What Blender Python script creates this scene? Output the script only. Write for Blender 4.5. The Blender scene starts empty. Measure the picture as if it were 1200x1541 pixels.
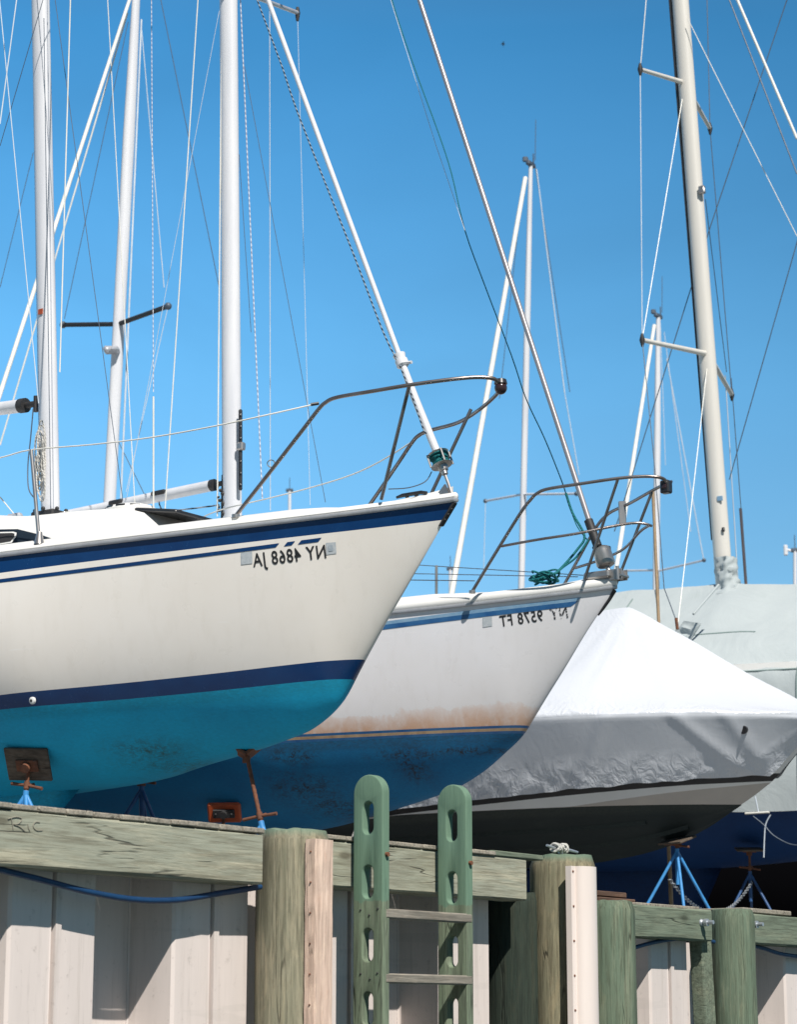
import bpy, bmesh, math, random
import numpy as np
from mathutils import Vector, Matrix, noise

random.seed(7)
R = math.radians
scene = bpy.context.scene
C = scene.collection

# ------------------------------------------------------------------ camera
CAMZ = 1.6
FPX = 3500.0                      # focal length in pixels of a 1200 px wide frame
TILT = R(12.56)
cam_data = bpy.data.cameras.new("camera")
cam = bpy.data.objects.new("camera", cam_data)
C.objects.link(cam)
cam.location = (0, 0, CAMZ)
cam.rotation_euler = (R(90) + TILT, 0, 0)
cam_data.sensor_fit = 'HORIZONTAL'
cam_data.sensor_width = 24.0
cam_data.lens = 24.0 * FPX / 1200.0
cam_data.clip_start = 0.1
cam_data.clip_end = 6000
cam_data.dof.use_dof = True
cam_data.dof.focus_distance = 12.6
cam_data.dof.aperture_fstop = 5.0
scene.camera = cam

# ------------------------------------------------------------------ light
SUN_EL, SUN_PHI = R(49), R(21)    # phi: to the right of straight behind the camera
w = bpy.data.worlds.new("World"); scene.world = w; w.use_nodes = True
nt = w.node_tree; nt.nodes.clear()
wo = nt.nodes.new('ShaderNodeOutputWorld'); bg = nt.nodes.new('ShaderNodeBackground')
sky = nt.nodes.new('ShaderNodeTexSky'); sky.sky_type = 'NISHITA'; sky.sun_disc = False
sky.sun_elevation = SUN_EL; sky.sun_rotation = math.pi - SUN_PHI
sky.altitude = 0; sky.air_density = 1.0; sky.dust_density = 0.25; sky.ozone_density = 3.5
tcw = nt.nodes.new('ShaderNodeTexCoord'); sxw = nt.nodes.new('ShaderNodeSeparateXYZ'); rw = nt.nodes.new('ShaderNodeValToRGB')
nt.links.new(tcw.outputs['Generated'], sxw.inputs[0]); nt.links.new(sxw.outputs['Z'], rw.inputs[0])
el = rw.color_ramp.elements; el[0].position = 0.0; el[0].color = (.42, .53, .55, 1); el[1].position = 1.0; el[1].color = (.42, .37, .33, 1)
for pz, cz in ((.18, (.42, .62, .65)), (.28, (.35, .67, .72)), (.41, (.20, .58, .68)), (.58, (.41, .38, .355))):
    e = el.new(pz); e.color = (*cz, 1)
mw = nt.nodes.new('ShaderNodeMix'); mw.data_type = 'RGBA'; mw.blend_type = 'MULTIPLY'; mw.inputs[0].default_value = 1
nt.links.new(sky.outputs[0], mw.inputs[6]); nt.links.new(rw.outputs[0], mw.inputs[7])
sca = nt.nodes.new('ShaderNodeVectorMath'); sca.operation = 'SCALE'; sca.inputs['Scale'].default_value = 1.85
# the sky is a little deeper towards the right hand side
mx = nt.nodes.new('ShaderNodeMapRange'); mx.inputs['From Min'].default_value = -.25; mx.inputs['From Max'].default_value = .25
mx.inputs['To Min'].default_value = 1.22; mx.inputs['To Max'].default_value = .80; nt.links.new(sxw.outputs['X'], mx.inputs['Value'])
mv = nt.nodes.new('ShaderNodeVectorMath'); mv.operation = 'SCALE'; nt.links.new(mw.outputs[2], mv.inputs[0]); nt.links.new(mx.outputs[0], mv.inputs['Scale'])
# and dimmed behind the camera, added to deepen the shade
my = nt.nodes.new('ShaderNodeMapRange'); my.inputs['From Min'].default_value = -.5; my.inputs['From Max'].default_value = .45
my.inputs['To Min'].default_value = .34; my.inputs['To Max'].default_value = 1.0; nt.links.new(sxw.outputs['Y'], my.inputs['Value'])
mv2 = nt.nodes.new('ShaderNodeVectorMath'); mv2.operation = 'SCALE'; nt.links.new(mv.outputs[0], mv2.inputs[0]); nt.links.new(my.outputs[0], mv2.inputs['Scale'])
# the faintest unevenness of thin high haze
nw = nt.nodes.new('ShaderNodeTexNoise'); nw.inputs['Scale'].default_value = 5.0; nw.inputs['Detail'].default_value = 6; nw.inputs['Distortion'].default_value = .6
mpw = nt.nodes.new('ShaderNodeMapping'); mpw.inputs['Scale'].default_value = (1, 1, 2.6); nt.links.new(tcw.outputs['Generated'], mpw.inputs[0]); nt.links.new(mpw.outputs[0], nw.inputs['Vector'])
mrw = nt.nodes.new('ShaderNodeMapRange'); mrw.inputs['From Min'].default_value = .3; mrw.inputs['From Max'].default_value = .75; mrw.inputs['To Min'].default_value = .97; mrw.inputs['To Max'].default_value = 1.09
nt.links.new(nw.outputs['Fac'], mrw.inputs['Value'])
mv3 = nt.nodes.new('ShaderNodeVectorMath'); mv3.operation = 'SCALE'; nt.links.new(mv2.outputs[0], mv3.inputs[0]); nt.links.new(mrw.outputs[0], mv3.inputs['Scale'])
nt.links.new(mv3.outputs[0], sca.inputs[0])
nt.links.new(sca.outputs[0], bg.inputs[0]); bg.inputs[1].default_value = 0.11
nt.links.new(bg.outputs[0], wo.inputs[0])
sd = bpy.data.lights.new("sun", 'SUN'); sd.energy = 5.0; sd.angle = R(0.5); sd.color = (1, 0.955, 0.89)
so = bpy.data.objects.new("sun", sd); C.objects.link(so)
sdir = Vector((math.sin(SUN_PHI)*math.cos(SUN_EL), -math.cos(SUN_PHI)*math.cos(SUN_EL), math.sin(SUN_EL)))
so.rotation_euler = sdir.to_track_quat('Z', 'Y').to_euler()
so.location = (20, -20, 40)
scene.render.engine = 'CYCLES'
vs = scene.view_settings
vs.view_transform = 'Standard'; vs.look = 'None'; vs.exposure = 0.12; vs.gamma = 1.0

# ------------------------------------------------------------------ pixel <-> world measuring
ORG = Vector((0, 0, CAMZ))
_f = Vector((0, math.cos(TILT), math.sin(TILT))); _u = Vector((0, -math.sin(TILT), math.cos(TILT)))
def ray(px, py): return (_f*FPX + Vector((1, 0, 0))*(px-600) + _u*(770.5-py)).normalized()
def hitp(px, py, p0, n):
    d = ray(px, py); n = Vector(n)
    return ORG + d*((Vector(p0)-ORG).dot(n)/d.dot(n))
def atY(px, py, Y): return hitp(px, py, (0, Y, 0), (0, 1, 0))

class Frame:
    """boat frame: u aft from the bow, w towards the near side, z world up"""
    def __init__(s, px, py, Y, theta):
        s.O = atY(px, py, Y); s.th = theta
        s.aft = Vector((-math.cos(theta), math.sin(theta), 0))
        s.near = Vector((-math.sin(theta), -math.cos(theta), 0))
    def W(s, u, w, z): return Vector((s.O.x, s.O.y, 0)) + s.aft*u + s.near*w + Vector((0, 0, z))
    def loc(s, p): d = Vector((p.x-s.O.x, p.y-s.O.y, 0)); return d.dot(s.aft), d.dot(s.near), p.z
    def pw(s, px, py, w):               # world point on the plane w = const
        return hitp(px, py, s.O + s.near*w, s.near)
    def uz(s, px, py, w=0):
        u, _, z = s.loc(s.pw(px, py, w)); return u, z
    def surf(s, px, py, bf):            # first hit of the near hull side w = bf(u,z)
        d = ray(px, py)
        def g(t):
            u, w, z = s.loc(ORG+d*t); return w-bf(u, z)
        ts = np.linspace(9, 60, 1500); prev = g(ts[0])
        for a, b in zip(ts[:-1], ts[1:]):
            gb = g(b)
            if prev > 0 >= gb:
                for _ in range(30):
                    m = (a+b)/2
                    if g(m) > 0: a = m
                    else: b = m
                return s.loc(ORG+d*a)
            prev = gb
        u, z = s.uz(px, py, 0); return u, 0, z

def pchip(pts):
    pts = sorted(pts); x = np.array([p[0] for p in pts]); y = np.array([p[1] for p in pts])
    h = np.diff(x); dl = np.diff(y)/h; m = np.zeros(len(x))
    for i in range(1, len(x)-1):
        if dl[i-1]*dl[i] > 0:
            w1 = 2*h[i]+h[i-1]; w2 = h[i]+2*h[i-1]; m[i] = (w1+w2)/(w1/dl[i-1]+w2/dl[i])
    m[0] = dl[0]; m[-1] = dl[-1]
    def f(q):
        if q <= x[0]: return float(y[0]+m[0]*(q-x[0]))
        if q >= x[-1]: return float(y[-1]+m[-1]*(q-x[-1]))
        i = int(np.searchsorted(x, q)-1); i = min(max(i, 0), len(h)-1)
        t = (q-x[i])/h[i]
        return float((2*t**3-3*t**2+1)*y[i]+(t**3-2*t**2+t)*h[i]*m[i]+(-2*t**3+3*t**2)*y[i+1]+(t**3-t**2)*h[i]*m[i+1])
    return f
def poly(pts, deg):
    c = np.polyfit([p[0] for p in pts], [p[1] for p in pts], deg)
    return lambda u: float(np.polyval(c, u))

# ------------------------------------------------------------------ materials
def nmat(name, rough=0.5, metal=0.0, spec=0.5):
    m = bpy.data.materials.new(name); m.use_nodes = True; t = m.node_tree; b = t.nodes['Principled BSDF']
    b.inputs['Roughness'].default_value = rough; b.inputs['Metallic'].default_value = metal
    b.inputs['Specular IOR Level'].default_value = spec
    return m, t, b
def coords(t, scale=(1, 1, 1), kind='Object', rot=(0, 0, 0)):
    tc = t.nodes.new('ShaderNodeTexCoord'); mp = t.nodes.new('ShaderNodeMapping')
    mp.inputs['Scale'].default_value = scale; mp.inputs['Rotation'].default_value = rot
    t.links.new(tc.outputs[kind], mp.inputs[0]); return mp.outputs[0]
def nse(t, vec, scale, detail=4, rough=0.55, dist=0.0):
    n = t.nodes.new('ShaderNodeTexNoise'); n.inputs['Scale'].default_value = scale
    n.inputs['Detail'].default_value = detail; n.inputs['Roughness'].default_value = rough
    n.inputs['Distortion'].default_value = dist
    t.links.new(vec, n.inputs['Vector']); return n.outputs['Fac']
def ramp(t, fac, stops):
    r = t.nodes.new('ShaderNodeValToRGB'); e = r.color_ramp.elements
    while len(e) < len(stops): e.new(0.5)
    for k, (p, c) in enumerate(stops):
        e[k].position = p; e[k].color = (c, c, c, 1) if isinstance(c, (int, float)) else (*c, 1)
    t.links.new(fac, r.inputs[0]); return r.outputs[0]
def mix(t, fac, a, b, mode='MIX'):
    m = t.nodes.new('ShaderNodeMix'); m.data_type = 'RGBA'; m.blend_type = mode
    if isinstance(fac, (int, float)): m.inputs[0].default_value = fac
    else: t.links.new(fac, m.inputs[0])
    for i, v in ((6, a), (7, b)):
        if isinstance(v, tuple): m.inputs[i].default_value = (*v, 1)
        else: t.links.new(v, m.inputs[i])
    return m.outputs[2]
def mth(t, op, a, b=0.0, clamp=False):
    m = t.nodes.new('ShaderNodeMath'); m.operation = op; m.use_clamp = clamp
    for i, v in ((0, a), (1, b)):
        if isinstance(v, (int, float)): m.inputs[i].default_value = v
        else: t.links.new(v, m.inputs[i])
    return m.outputs[0]
def bump(t, b, h, strength=0.3, dist=0.01):
    n = t.nodes.new('ShaderNodeBump'); n.inputs['Strength'].default_value = strength; n.inputs['Distance'].default_value = dist
    t.links.new(h, n.inputs['Height']); t.links.new(n.outputs[0], b.inputs['Normal'])
def attr(t, name):
    a = t.nodes.new('ShaderNodeAttribute'); a.attribute_name = name; return a.outputs['Fac']

def paint(name, c1, c2=None, scale=3, rough=0.4, metal=0, bs=0.0, bscale=40, spec=0.5, stretch=(1, 1, 1), lo=.35, hi=.7, rv=0.12):
    """plain surface with soft large variation, fine grain and uneven gloss"""
    m, t, b = nmat(name, rough, metal, spec); c2 = c2 or tuple(x*0.82 for x in c1)
    v = coords(t, stretch)
    f = ramp(t, nse(t, v, scale, 6, 0.6), [(lo, 0.0), (hi, 1.0)])
    c = mix(t, f, c1, c2)
    t.links.new(c, b.inputs['Base Color'])
    r = mth(t, 'MULTIPLY_ADD', nse(t, v, scale*4, 5), rv*2)
    t.nodes[-1].inputs[2].default_value = rough-rv
    t.links.new(r, b.inputs['Roughness'])
    if bs: bump(t, b, nse(t, v, bscale, 4), bs, 0.004)
    return m

def gelcoat(name, c, stain=None, rough=0.32, specks=True):
    m, t, b = nmat(name, rough)
    v = coords(t)
    f = ramp(t, nse(t, v, 1.3, 5, 0.6), [(.35, 0.0), (.75, 1.0)])
    col = mix(t, f, c, tuple(x*k for x, k in zip(c, (.95, .935, .91))))
    vs_ = coords(t, (6, 6, .45))                                    # faint vertical run marks
    run = ramp(t, nse(t, vs_, 3.0, 5, 0.6), [(.52, 0.0), (.8, 0.35)])
    col = mix(t, run, col, tuple(x*k for x, k in zip(c, (.82, .8, .76))))
    sc = ramp(t, nse(t, coords(t, (1.2, 1.2, 30)), 2.2, 3, 0.5), [(.68, 0.0), (.71, 0.25)])   # scuffs
    col = mix(t, mth(t, 'MULTIPLY', sc, ramp(t, nse(t, v, 2.4, 2), [(.55, 0.0), (.62, 1.0)])), col, (.9, .9, .9))
    if stain:
        h = attr(t, 'above_boot')
        n1 = nse(t, coords(t, (1, 1, .8)), 3.0, 6, 0.65); n2 = nse(t, coords(t, (3.0, 3.0, .7)), 3.5, 6, 0.7, .8)
        edge = mth(t, 'MULTIPLY_ADD', n1, .30); t.nodes[-1].inputs[2].default_value = .03
        k = mth(t, 'DIVIDE', h, edge)
        k = mth(t, 'SUBTRACT', 1.0, k, True)
        k = mth(t, 'MULTIPLY', k, ramp(t, n2, [(.34, .3), (.58, 1.0)]))
        k = mth(t, 'POWER', k, .55)
        k = mth(t, 'MULTIPLY', k, .95, True)
        col = mix(t, k, col, stain)
        wide = mth(t, 'MULTIPLY', mth(t, 'SUBTRACT', 1.0, mth(t, 'DIVIDE', h, .42), True), mth(t, 'MULTIPLY', n1, .22))
        col = mix(t, wide, col, (.66, .54, .44))
    t.links.new(col, b.inputs['Base Color'])
    t.links.new(ramp(t, nse(t, v, 9, 5), [(.3, rough-.08), (.7, rough+.14)]), b.inputs['Roughness'])
    bump(t, b, nse(t, v, 2.5, 2), 0.06, 0.02)
    return m

def antifoul(name, c1, c2, c3, patches=0.5, rough=0.7, scuff=None):
    """matt bottom paint: mottled, with worn dark patches and a chalky tone"""
    m, t, b = nmat(name, rough, 0, .3)
    v = coords(t)
    f = ramp(t, nse(t, v, 1.6, 8, 0.62, .3), [(.3, 0.0), (.72, 1.0)])
    col = mix(t, f, c1, c2)
    fine = ramp(t, nse(t, coords(t, (1, 1, 2.2)), 45, 5, .7), [(.35, 0.0), (.8, .45)])
    col = mix(t, fine, col, tuple(x*.6 for x in c2))
    band = attr(t, 'below_boot')
    bb = ramp(t, band, [(0.0, .8), (.045, .6), (.075, 0.0)])
    col = mix(t, mth(t, 'MULTIPLY', bb, ramp(t, nse(t, coords(t, (3, 3, 9)), 12, 6, .75), [(.35, .2), (.7, 1.0)])), col, c3)
    pm = ramp(t, nse(t, coords(t, (1.2, 1.2, 3)), 2.1, 8, .72, 1.0), [(.62-patches*.1, 0.0), (.72, patches)])
    col = mix(t, pm, col, c3)
    if scuff:
        a = attr(t, 'scuff')
        g = ramp(t, nse(t, v, 30, 8, .8, 1.5), [(.42, 0.0), (.56, 1.0)])
        a = mth(t, 'MULTIPLY', mth(t, 'MULTIPLY', a, 1.25), ramp(t, nse(t, v, 14, 6, .75), [(.34, .15), (.6, 1.0)]), True)
        col = mix(t, mth(t, 'MULTIPLY', a, g), col, scuff)
    t.links.new(col, b.inputs['Base Color'])
    bump(t, b, nse(t, v, 30, 6, .7), 0.22, 0.004)
    return m

def wood(name, c1, c2, dark, axis='x', paintc=None, paint_amt=0.0, knots=True, wet=None, fade=None):
    """axis = grain direction in the object's own coordinates"""
    m, t, b = nmat(name, 0.82, 0, .25)
    st = {'x': (.35, 6, 6), 'z': (6, 6, .35), 'y': (6, .35, 6)}[axis]
    sl = {'x': (.9, 3, 3), 'z': (3, 3, .9), 'y': (3, .9, 3)}[axis]
    info = t.nodes.new('ShaderNodeObjectInfo')
    def oc(scale):
        tc = t.nodes.new('ShaderNodeTexCoord'); ad = t.nodes.new('ShaderNodeVectorMath'); ad.operation = 'MULTIPLY_ADD'
        cb = t.nodes.new('ShaderNodeCombineXYZ')
        for i in range(3): t.links.new(mth(t, 'MULTIPLY', info.outputs['Random'], 7.3+3*i), cb.inputs[i])
        t.links.new(tc.outputs['Object'], ad.inputs[0]); ad.inputs[1].default_value = scale
        t.links.new(cb.outputs[0], ad.inputs[2]); return ad.outputs[0]
    grain = nse(t, oc(st), 7.0, 9, 0.68, 1.2)
    big = nse(t, oc(sl), 1.7, 5, .6, .6)
    col = mix(t, ramp(t, grain, [(.32, 0.0), (.66, 1.0)]), c1, c2)
    col = mix(t, ramp(t, big, [(.38, 0.0), (.7, .75)]), col, paintc if paintc else tuple(x*.75 for x in c1))
    mott = nse(t, oc(tuple(x*.8 for x in sl)), 5.5, 7, .7, 1.5)
    col = mix(t, ramp(t, mott, [(.52, 0.0), (.74, .6)]), col, tuple(min(1, x*k) for x, k in zip(c1, (1.35, 1.25, 1.15))))
    col = mix(t, ramp(t, nse(t, oc(sl), 9.0, 6, .7, .5), [(.56, 0.0), (.75, .5)]), col, tuple(x*k for x, k in zip(c2, (.85, .62, .5))))
    if paintc and paint_amt > 0:
        pm = ramp(t, nse(t, oc(sl), 3.0, 8, .7, .5), [(.5-paint_amt*.4, 1.0), (.86-paint_amt*.25, .25)])
        col = mix(t, pm, col, paintc)
    st2 = {'x': (.20, 3, 3), 'z': (3, 3, .20), 'y': (3, .20, 3)}[axis]
    col = mix(t, ramp(t, nse(t, oc(tuple(x*.8 for x in st2)), 4.0, 8, .75, .8), [(.50, 0.0), (.66, .75)]), col, tuple(x*.62 for x in c2))
    col = mix(t, ramp(t, nse(t, oc(tuple(x*1.1 for x in st2)), 5.0, 8, .75, .4), [(.52, 0.0), (.70, .6)]), col, tuple(min(1, x*1.25) for x in c1))
    cr = ramp(t, nse(t, oc(st2), 3.0, 3, .5, .15), [(.490, 0.0), (.497, .8), (.502, .8), (.509, 0.0)])
    cm = mth(t, 'MULTIPLY', cr, ramp(t, nse(t, oc(sl), 3.1, 3), [(.50, 0.0), (.58, .9)]))
    col = mix(t, cm, col, dark)
    fine = ramp(t, nse(t, oc(tuple(x*1.6 for x in st)), 8, 6, .7), [(.46, 0.0), (.66, .75)])
    col = mix(t, fine, col, tuple(x*.55 for x in c2))
    hgt = mth(t, 'SUBTRACT', grain, mth(t, 'MULTIPLY', cm, 1.6))
    if knots:
        vo = t.nodes.new('ShaderNodeTexVoronoi'); vo.inputs['Scale'].default_value = 2.6
        t.links.new(oc({'x': (.8, 2, 2), 'z': (2, 2, .8), 'y': (2, .8, 2)}[axis]), vo.inputs['Vector'])
        kn = ramp(t, vo.outputs['Distance'], [(.05, .8), (.10, .25), (.15, 0.0)])
        col = mix(t, kn, col, tuple(x*.4 for x in c2)); 
    if wet:       # green algae and old paint that starts at a height (local z)
        sx = t.nodes.new('ShaderNodeSeparateXYZ'); tc = t.nodes.new('ShaderNodeTexCoord'); t.links.new(tc.outputs['Object'], sx.inputs[0])
        zc, width, colr, amt = wet
        q = mth(t, 'ADD', sx.outputs['Z'], mth(t, 'MULTIPLY', mth(t, 'SUBTRACT', nse(t, oc(sl), 6, 6, .7), .5), width*.9))
        rr = mth(t, 'DIVIDE', mth(t, 'SUBTRACT', q, zc), width); rr = mth(t, 'MULTIPLY', rr, 1.0, True)
        col = mix(t, mth(t, 'MULTIPLY', rr, amt), col, colr)
    t.links.new(col, b.inputs['Base Color'])
    bump(t, b, hgt, 0.55, 0.006)
    return m

def rope_mat(name, c1, c2, freq=260, rough=.8):
    m, t, b = nmat(name, rough, 0, .3)
    wv = t.nodes.new('ShaderNodeTexWave'); wv.wave_type = 'BANDS'; wv.bands_direction = 'DIAGONAL'
    wv.inputs['Scale'].default_value = freq/20; wv.inputs['Distortion'].default_value = 1.0
    t.links.new(coords(t), wv.inputs['Vector'])
    t.links.new(mix(t, ramp(t, wv.outputs['Fac'], [(.35, 0.0), (.6, 1.0)]), c1, c2), b.inputs['Base Color'])
    bump(t, b, wv.outputs['Fac'], .3, .002)
    return m

M = {}
M['white_gel'] = gelcoat('cream_white_gelcoat', (.84, .80, .75))
M['white_gel_stained'] = gelcoat('grey_white_gelcoat_stained', (.78, .775, .80), stain=(.55, .25, .085))
M['deck_white'] = paint('deck_white', (.80, .79, .765), (.74, .73, .70), 3, .38)
M['navy'] = paint('navy_stripe', (.002, .030, .12), (.003, .044, .155), 5, .25, rv=.08)
M['pin_blue'] = paint('stripe_blue', (.015, .085, .24), (.04, .15, .32), 9, .35)
M['light_blue'] = paint('stripe_light_blue', (.16, .30, .45), (.26, .40, .52), 14, .4)
M['tan'] = paint('tan_line', (.45, .32, .2), (.30, .2, .12), 14, .5)
M['antifoul_turq'] = antifoul('turquoise_bottom_paint', (.008, .46, .74), (.012, .34, .57), (.012, .20, .28), .30, scuff=(.03, .13, .15))
M['antifoul_blue'] = antifoul('deep_blue_bottom_paint', (.010, .22, .46), (.010, .14, .33), (.03, .045, .06), .35, scuff=(.03, .026, .022))
M['antifoul_royal'] = antifoul('royal_blue_bottom_paint', (.008, .055, .19), (.007, .04, .15), (.01, .02, .05), .3)
M['antifoul_black'] = antifoul('black_green_bottom_paint', (.012, .019, .022), (.020, .030, .030), (.05, .06, .05), .25, rough=.6)
def _blk():
    m, t, b = nmat('black_shade_fill', 1.0, 0, 0.0); b.inputs['Base Color'].default_value = (.004, .004, .005, 1); return m
M['shade_black'] = _blk()  # near-black colour standing in for the shade under the boats
M['alu'] = paint('painted_aluminium_mast', (.74, .74, .76), (.62, .63, .67), 1.6, .34, 0.0, rv=.1, stretch=(6, 6, .5))
M['alu_grey'] = paint('grey_aluminium', (.45, .46, .49), (.56, .57, .6), 2.0, .38, .35, stretch=(6, 6, .5))
M['foil_grey'] = paint('dull_grey_foil', (.30, .28, .29), (.36, .34, .35), 2.0, .35, .3)
M['cream'] = paint('cream_painted_mast', (.68, .65, .59), (.61, .585, .54), 1.6, .36, stretch=(6, 6, .5))
M['steel'] = paint('polished_steel', (.46, .44, .42), (.34, .32, .31), 8, .34, .75, rv=.1)
M['rail_steel'] = paint('weathered_steel_tube', (.30, .27, .26), (.20, .16, .14), 9, .30, .8, rv=.1)
M['wire'] = paint('rigging_wire', (.50, .52, .55), (.4, .42, .45), 8, .4, .5)
M['wire_dark'] = paint('dark_rigging_wire', (.10, .13, .17), (.07, .09, .12), 8, .5, .2)
M['wire_pale'] = paint('pale_line', (.62, .68, .74), (.5, .56, .63), 8, .5)
M['vinyl_line'] = paint('white_coated_line', (.82, .80, .74), (.7, .68, .6), 8, .4)
M['black'] = paint('black_plastic', (.015, .015, .018), (.03, .03, .032), 10, .35)
M['black_rubber'] = paint('black_rubber', (.02, .02, .022), (.035, .033, .033), 10, .6)
M['maroon'] = paint('dark_maroon_plastic', (.035, .016, .018), (.05, .03, .03), 8, .18)
M['glass_dark'] = paint('dark_window', (.012, .02, .03), (.03, .045, .06), 2, .12)
M['decal'] = paint('black_decal', (.012, .012, .014), (.02, .02, .022), 8, .5)
M['decal_worn'] = None
M['sticker'] = paint('grey_sticker', (.40, .44, .47), (.52, .55, .57), 60, .5)
M['sticker_edge'] = paint('sticker_ink', (.30, .35, .40), (.40, .45, .48), 60, .5)
M['teal_rope'] = rope_mat('teal_rope', (.006, .10, .115), (.012, .18, .19), 700)
M['grey_rope'] = rope_mat('pale_braided_rope', (.62, .60, .55), (.38, .37, .35), 600)
M['flecked_rope'] = rope_mat('flecked_braid', (.75, .74, .76), (.36, .34, .40), 300)
M['dark_flecked'] = rope_mat('dark_flecked_braid', (.30, .36, .42), (.015, .02, .03), 420)
M['blue_rope'] = paint('blue_hose', (.010, .050, .13), (.008, .035, .10), 20, .45)
M['blue_steel'] = paint('blue_painted_steel', (.05, .28, .62), (.04, .20, .46), 14, .5, bs=.2)
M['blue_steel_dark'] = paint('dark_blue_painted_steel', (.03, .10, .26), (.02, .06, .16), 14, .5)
M['rust'] = paint('rusted_steel', (.20, .075, .035), (.10, .045, .03), 25, .85, bs=.6, bscale=90)
M['orange'] = paint('orange_pad', (.50, .085, .022), (.30, .06, .02), 10, .5, bs=.2)
M['plywood'] = wood('weathered_plywood', (.16, .125, .095), (.10, .078, .06), (.015, .012, .01), 'x')
M['tarp'] = None

def wrapmat():
    m, t, b = nmat('white_shrink_wrap', .28, 0, .6)
    v = coords(t)
    t.links.new(mix(t, ramp(t, nse(t, v, 1.2, 5), [(.35, 0.0), (.7, 1.0)]), (.63, .655, .70), (.60, .625, .67)), b.inputs['Base Color'])
    a = attr(t, 'wrinkle')
    n1 = nse(t, coords(t, (2.0, 2.0, 3.5), rot=(0, .5, 0)), 2.4, 3, .5, .8)
    n2 = nse(t, coords(t, (5, 5, 1.6), rot=(.3, .35, 0)), 2.0, 4, .5, .7)
    r1 = ramp(t, n2, [(.34, 0.0), (.52, 1.0), (.66, .15)])
    h = mth(t, 'ADD', mth(t, 'MULTIPLY', mth(t, 'MULTIPLY', n1, a), .9), mth(t, 'MULTIPLY', mth(t, 'MULTIPLY', r1, a), 1.0))
    bump(t, b, h, .32, .03)
    b.inputs['Subsurface Weight'].default_value = .0
    return m
M['wrap'] = wrapmat()
def tarpmat():
    m, t, b = nmat('grey_green_canvas_cover', .75, 0, .3)
    v = coords(t)
    c = mix(t, ramp(t, nse(t, v, .8, 6, .6), [(.3, 0.0), (.7, 1.0)]), (.45, .495, .50), (.39, .435, .445))
    c = mix(t, ramp(t, nse(t, coords(t, (2, 2, .4)), 2.0, 6, .7), [(.55, 0.0), (.8, .5)]), c, (.36, .41, .40))
    t.links.new(c, b.inputs['Base Color'])
    h = mth(t, 'ADD', nse(t, coords(t, (1, 1, .6), rot=(0, .6, 0)), 1.6, 5, .55, 1.2), mth(t, 'MULTIPLY', nse(t, v, 60, 3), .03))
    bump(t, b, h, .32, .08)
    return m
M['tarp'] = tarpmat()
M['tarp_seam'] = paint('cover_seam', (.24, .31, .30), (.2, .26, .25), 6, .8)
M['wale_wood'] = wood('pale_green_treated_pine', (.54, .485, .35), (.32, .295, .21), (.05, .04, .03), 'x', paintc=(.34, .35, .275), paint_amt=.05)
M['wale_green'] = wood('green_stained_timber', (.29, .305, .215), (.135, .155, .11), (.02, .025, .018), 'x', paintc=(.17, .21, .155), paint_amt=.3)
M['pile_tan'] = wood('weathered_round_pile', (.33, .285, .185), (.17, .155, .10), (.025, .02, .014), 'z', paintc=(.24, .235, .155), paint_amt=.0, wet=(-.035, .03, (.14, .21, .15), .85), knots=False)
M['pile_pale'] = wood('pale_green_round_pile', (.37, .33, .235), (.20, .19, .13), (.03, .026, .018), 'z', paintc=(.225, .235, .165), paint_amt=.0, wet=(-.03, .03, (.17, .25, .18), .8), knots=True)
M['pile_green'] = wood('green_round_pile', (.30, .305, .21), (.125, .15, .10), (.015, .02, .014), 'z', paintc=(.135, .185, .13), paint_amt=.25, knots=False)
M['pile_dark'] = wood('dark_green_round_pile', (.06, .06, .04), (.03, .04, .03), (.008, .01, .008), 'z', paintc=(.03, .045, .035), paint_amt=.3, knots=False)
M['ladder'] = wood('green_painted_ladder_board', (.27, .285, .21), (.15, .175, .125), (.03, .03, .022), 'y', paintc=(.19, .245, .165), paint_amt=.25, knots=False)
M['rung'] = wood('grey_weathered_rung', (.33, .30, .25), (.22, .20, .165), (.04, .035, .03), 'x', knots=False)
M['plank'] = wood('grey_deck_plank', (.42, .38, .31), (.27, .245, .20), (.03, .025, .02), 'y', knots=False)
M['plank_brown'] = wood('brown_board', (.17, .105, .075), (.10, .062, .045), (.02, .015, .01), 'x', knots=False)
M['rub_board'] = wood('pinkish_rub_board', (.82, .62, .50), (.72, .52, .41), (.12, .07, .05), 'z', knots=False)
M['vinyl'] = paint('pale_vinyl', (.82, .72, .66), (.76, .66, .60), 3, .42, stretch=(3, 3, .5))
def sheetmat():
    m, t, b = nmat('pinkish_grey_vinyl_sheet', .5, 0, .35)
    c = mix(t, ramp(t, nse(t, coords(t, (5, 5, .5)), 1.6, 6, .6), [(.3, 0.0), (.7, 1.0)]), (.74, .655, .61), (.65, .575, .535))
    c = mix(t, ramp(t, nse(t, coords(t, (14, 14, .8)), 3.0, 6, .7), [(.56, 0.0), (.8, .5)]), c, (.40, .35, .32))
    c = mix(t, ramp(t, nse(t, coords(t), 22, 5, .7), [(.60, 0.0), (.74, .5)]), c, (.36, .31, .28))
    c = mix(t, ramp(t, nse(t, coords(t, (7, 7, .35)), 2.2, 8, .75, .3), [(.54, 0.0), (.72, .55)]), c, (.44, .38, .33))
    c = mix(t, ramp(t, nse(t, coords(t, (1, 1, 9)), 1.4, 3, .5), [(.62, 0.0), (.66, .18)]), c, (.48, .44, .40))
    t.links.new(c, b.inputs['Base Color']); bump(t, b, nse(t, coords(t, (2, 2, .6)), 3, 4), .12, .02)
    return m
M['sheet'] = sheetmat()
M['galv'] = paint('galvanised_steel', (.50, .53, .56), (.38, .41, .44), 30, .45, .6)
M['gravel'] = paint('boatyard_gravel', (.25, .25, .245), (.18, .18, .18), 2.5, .95, bs=.6, bscale=25)
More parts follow.
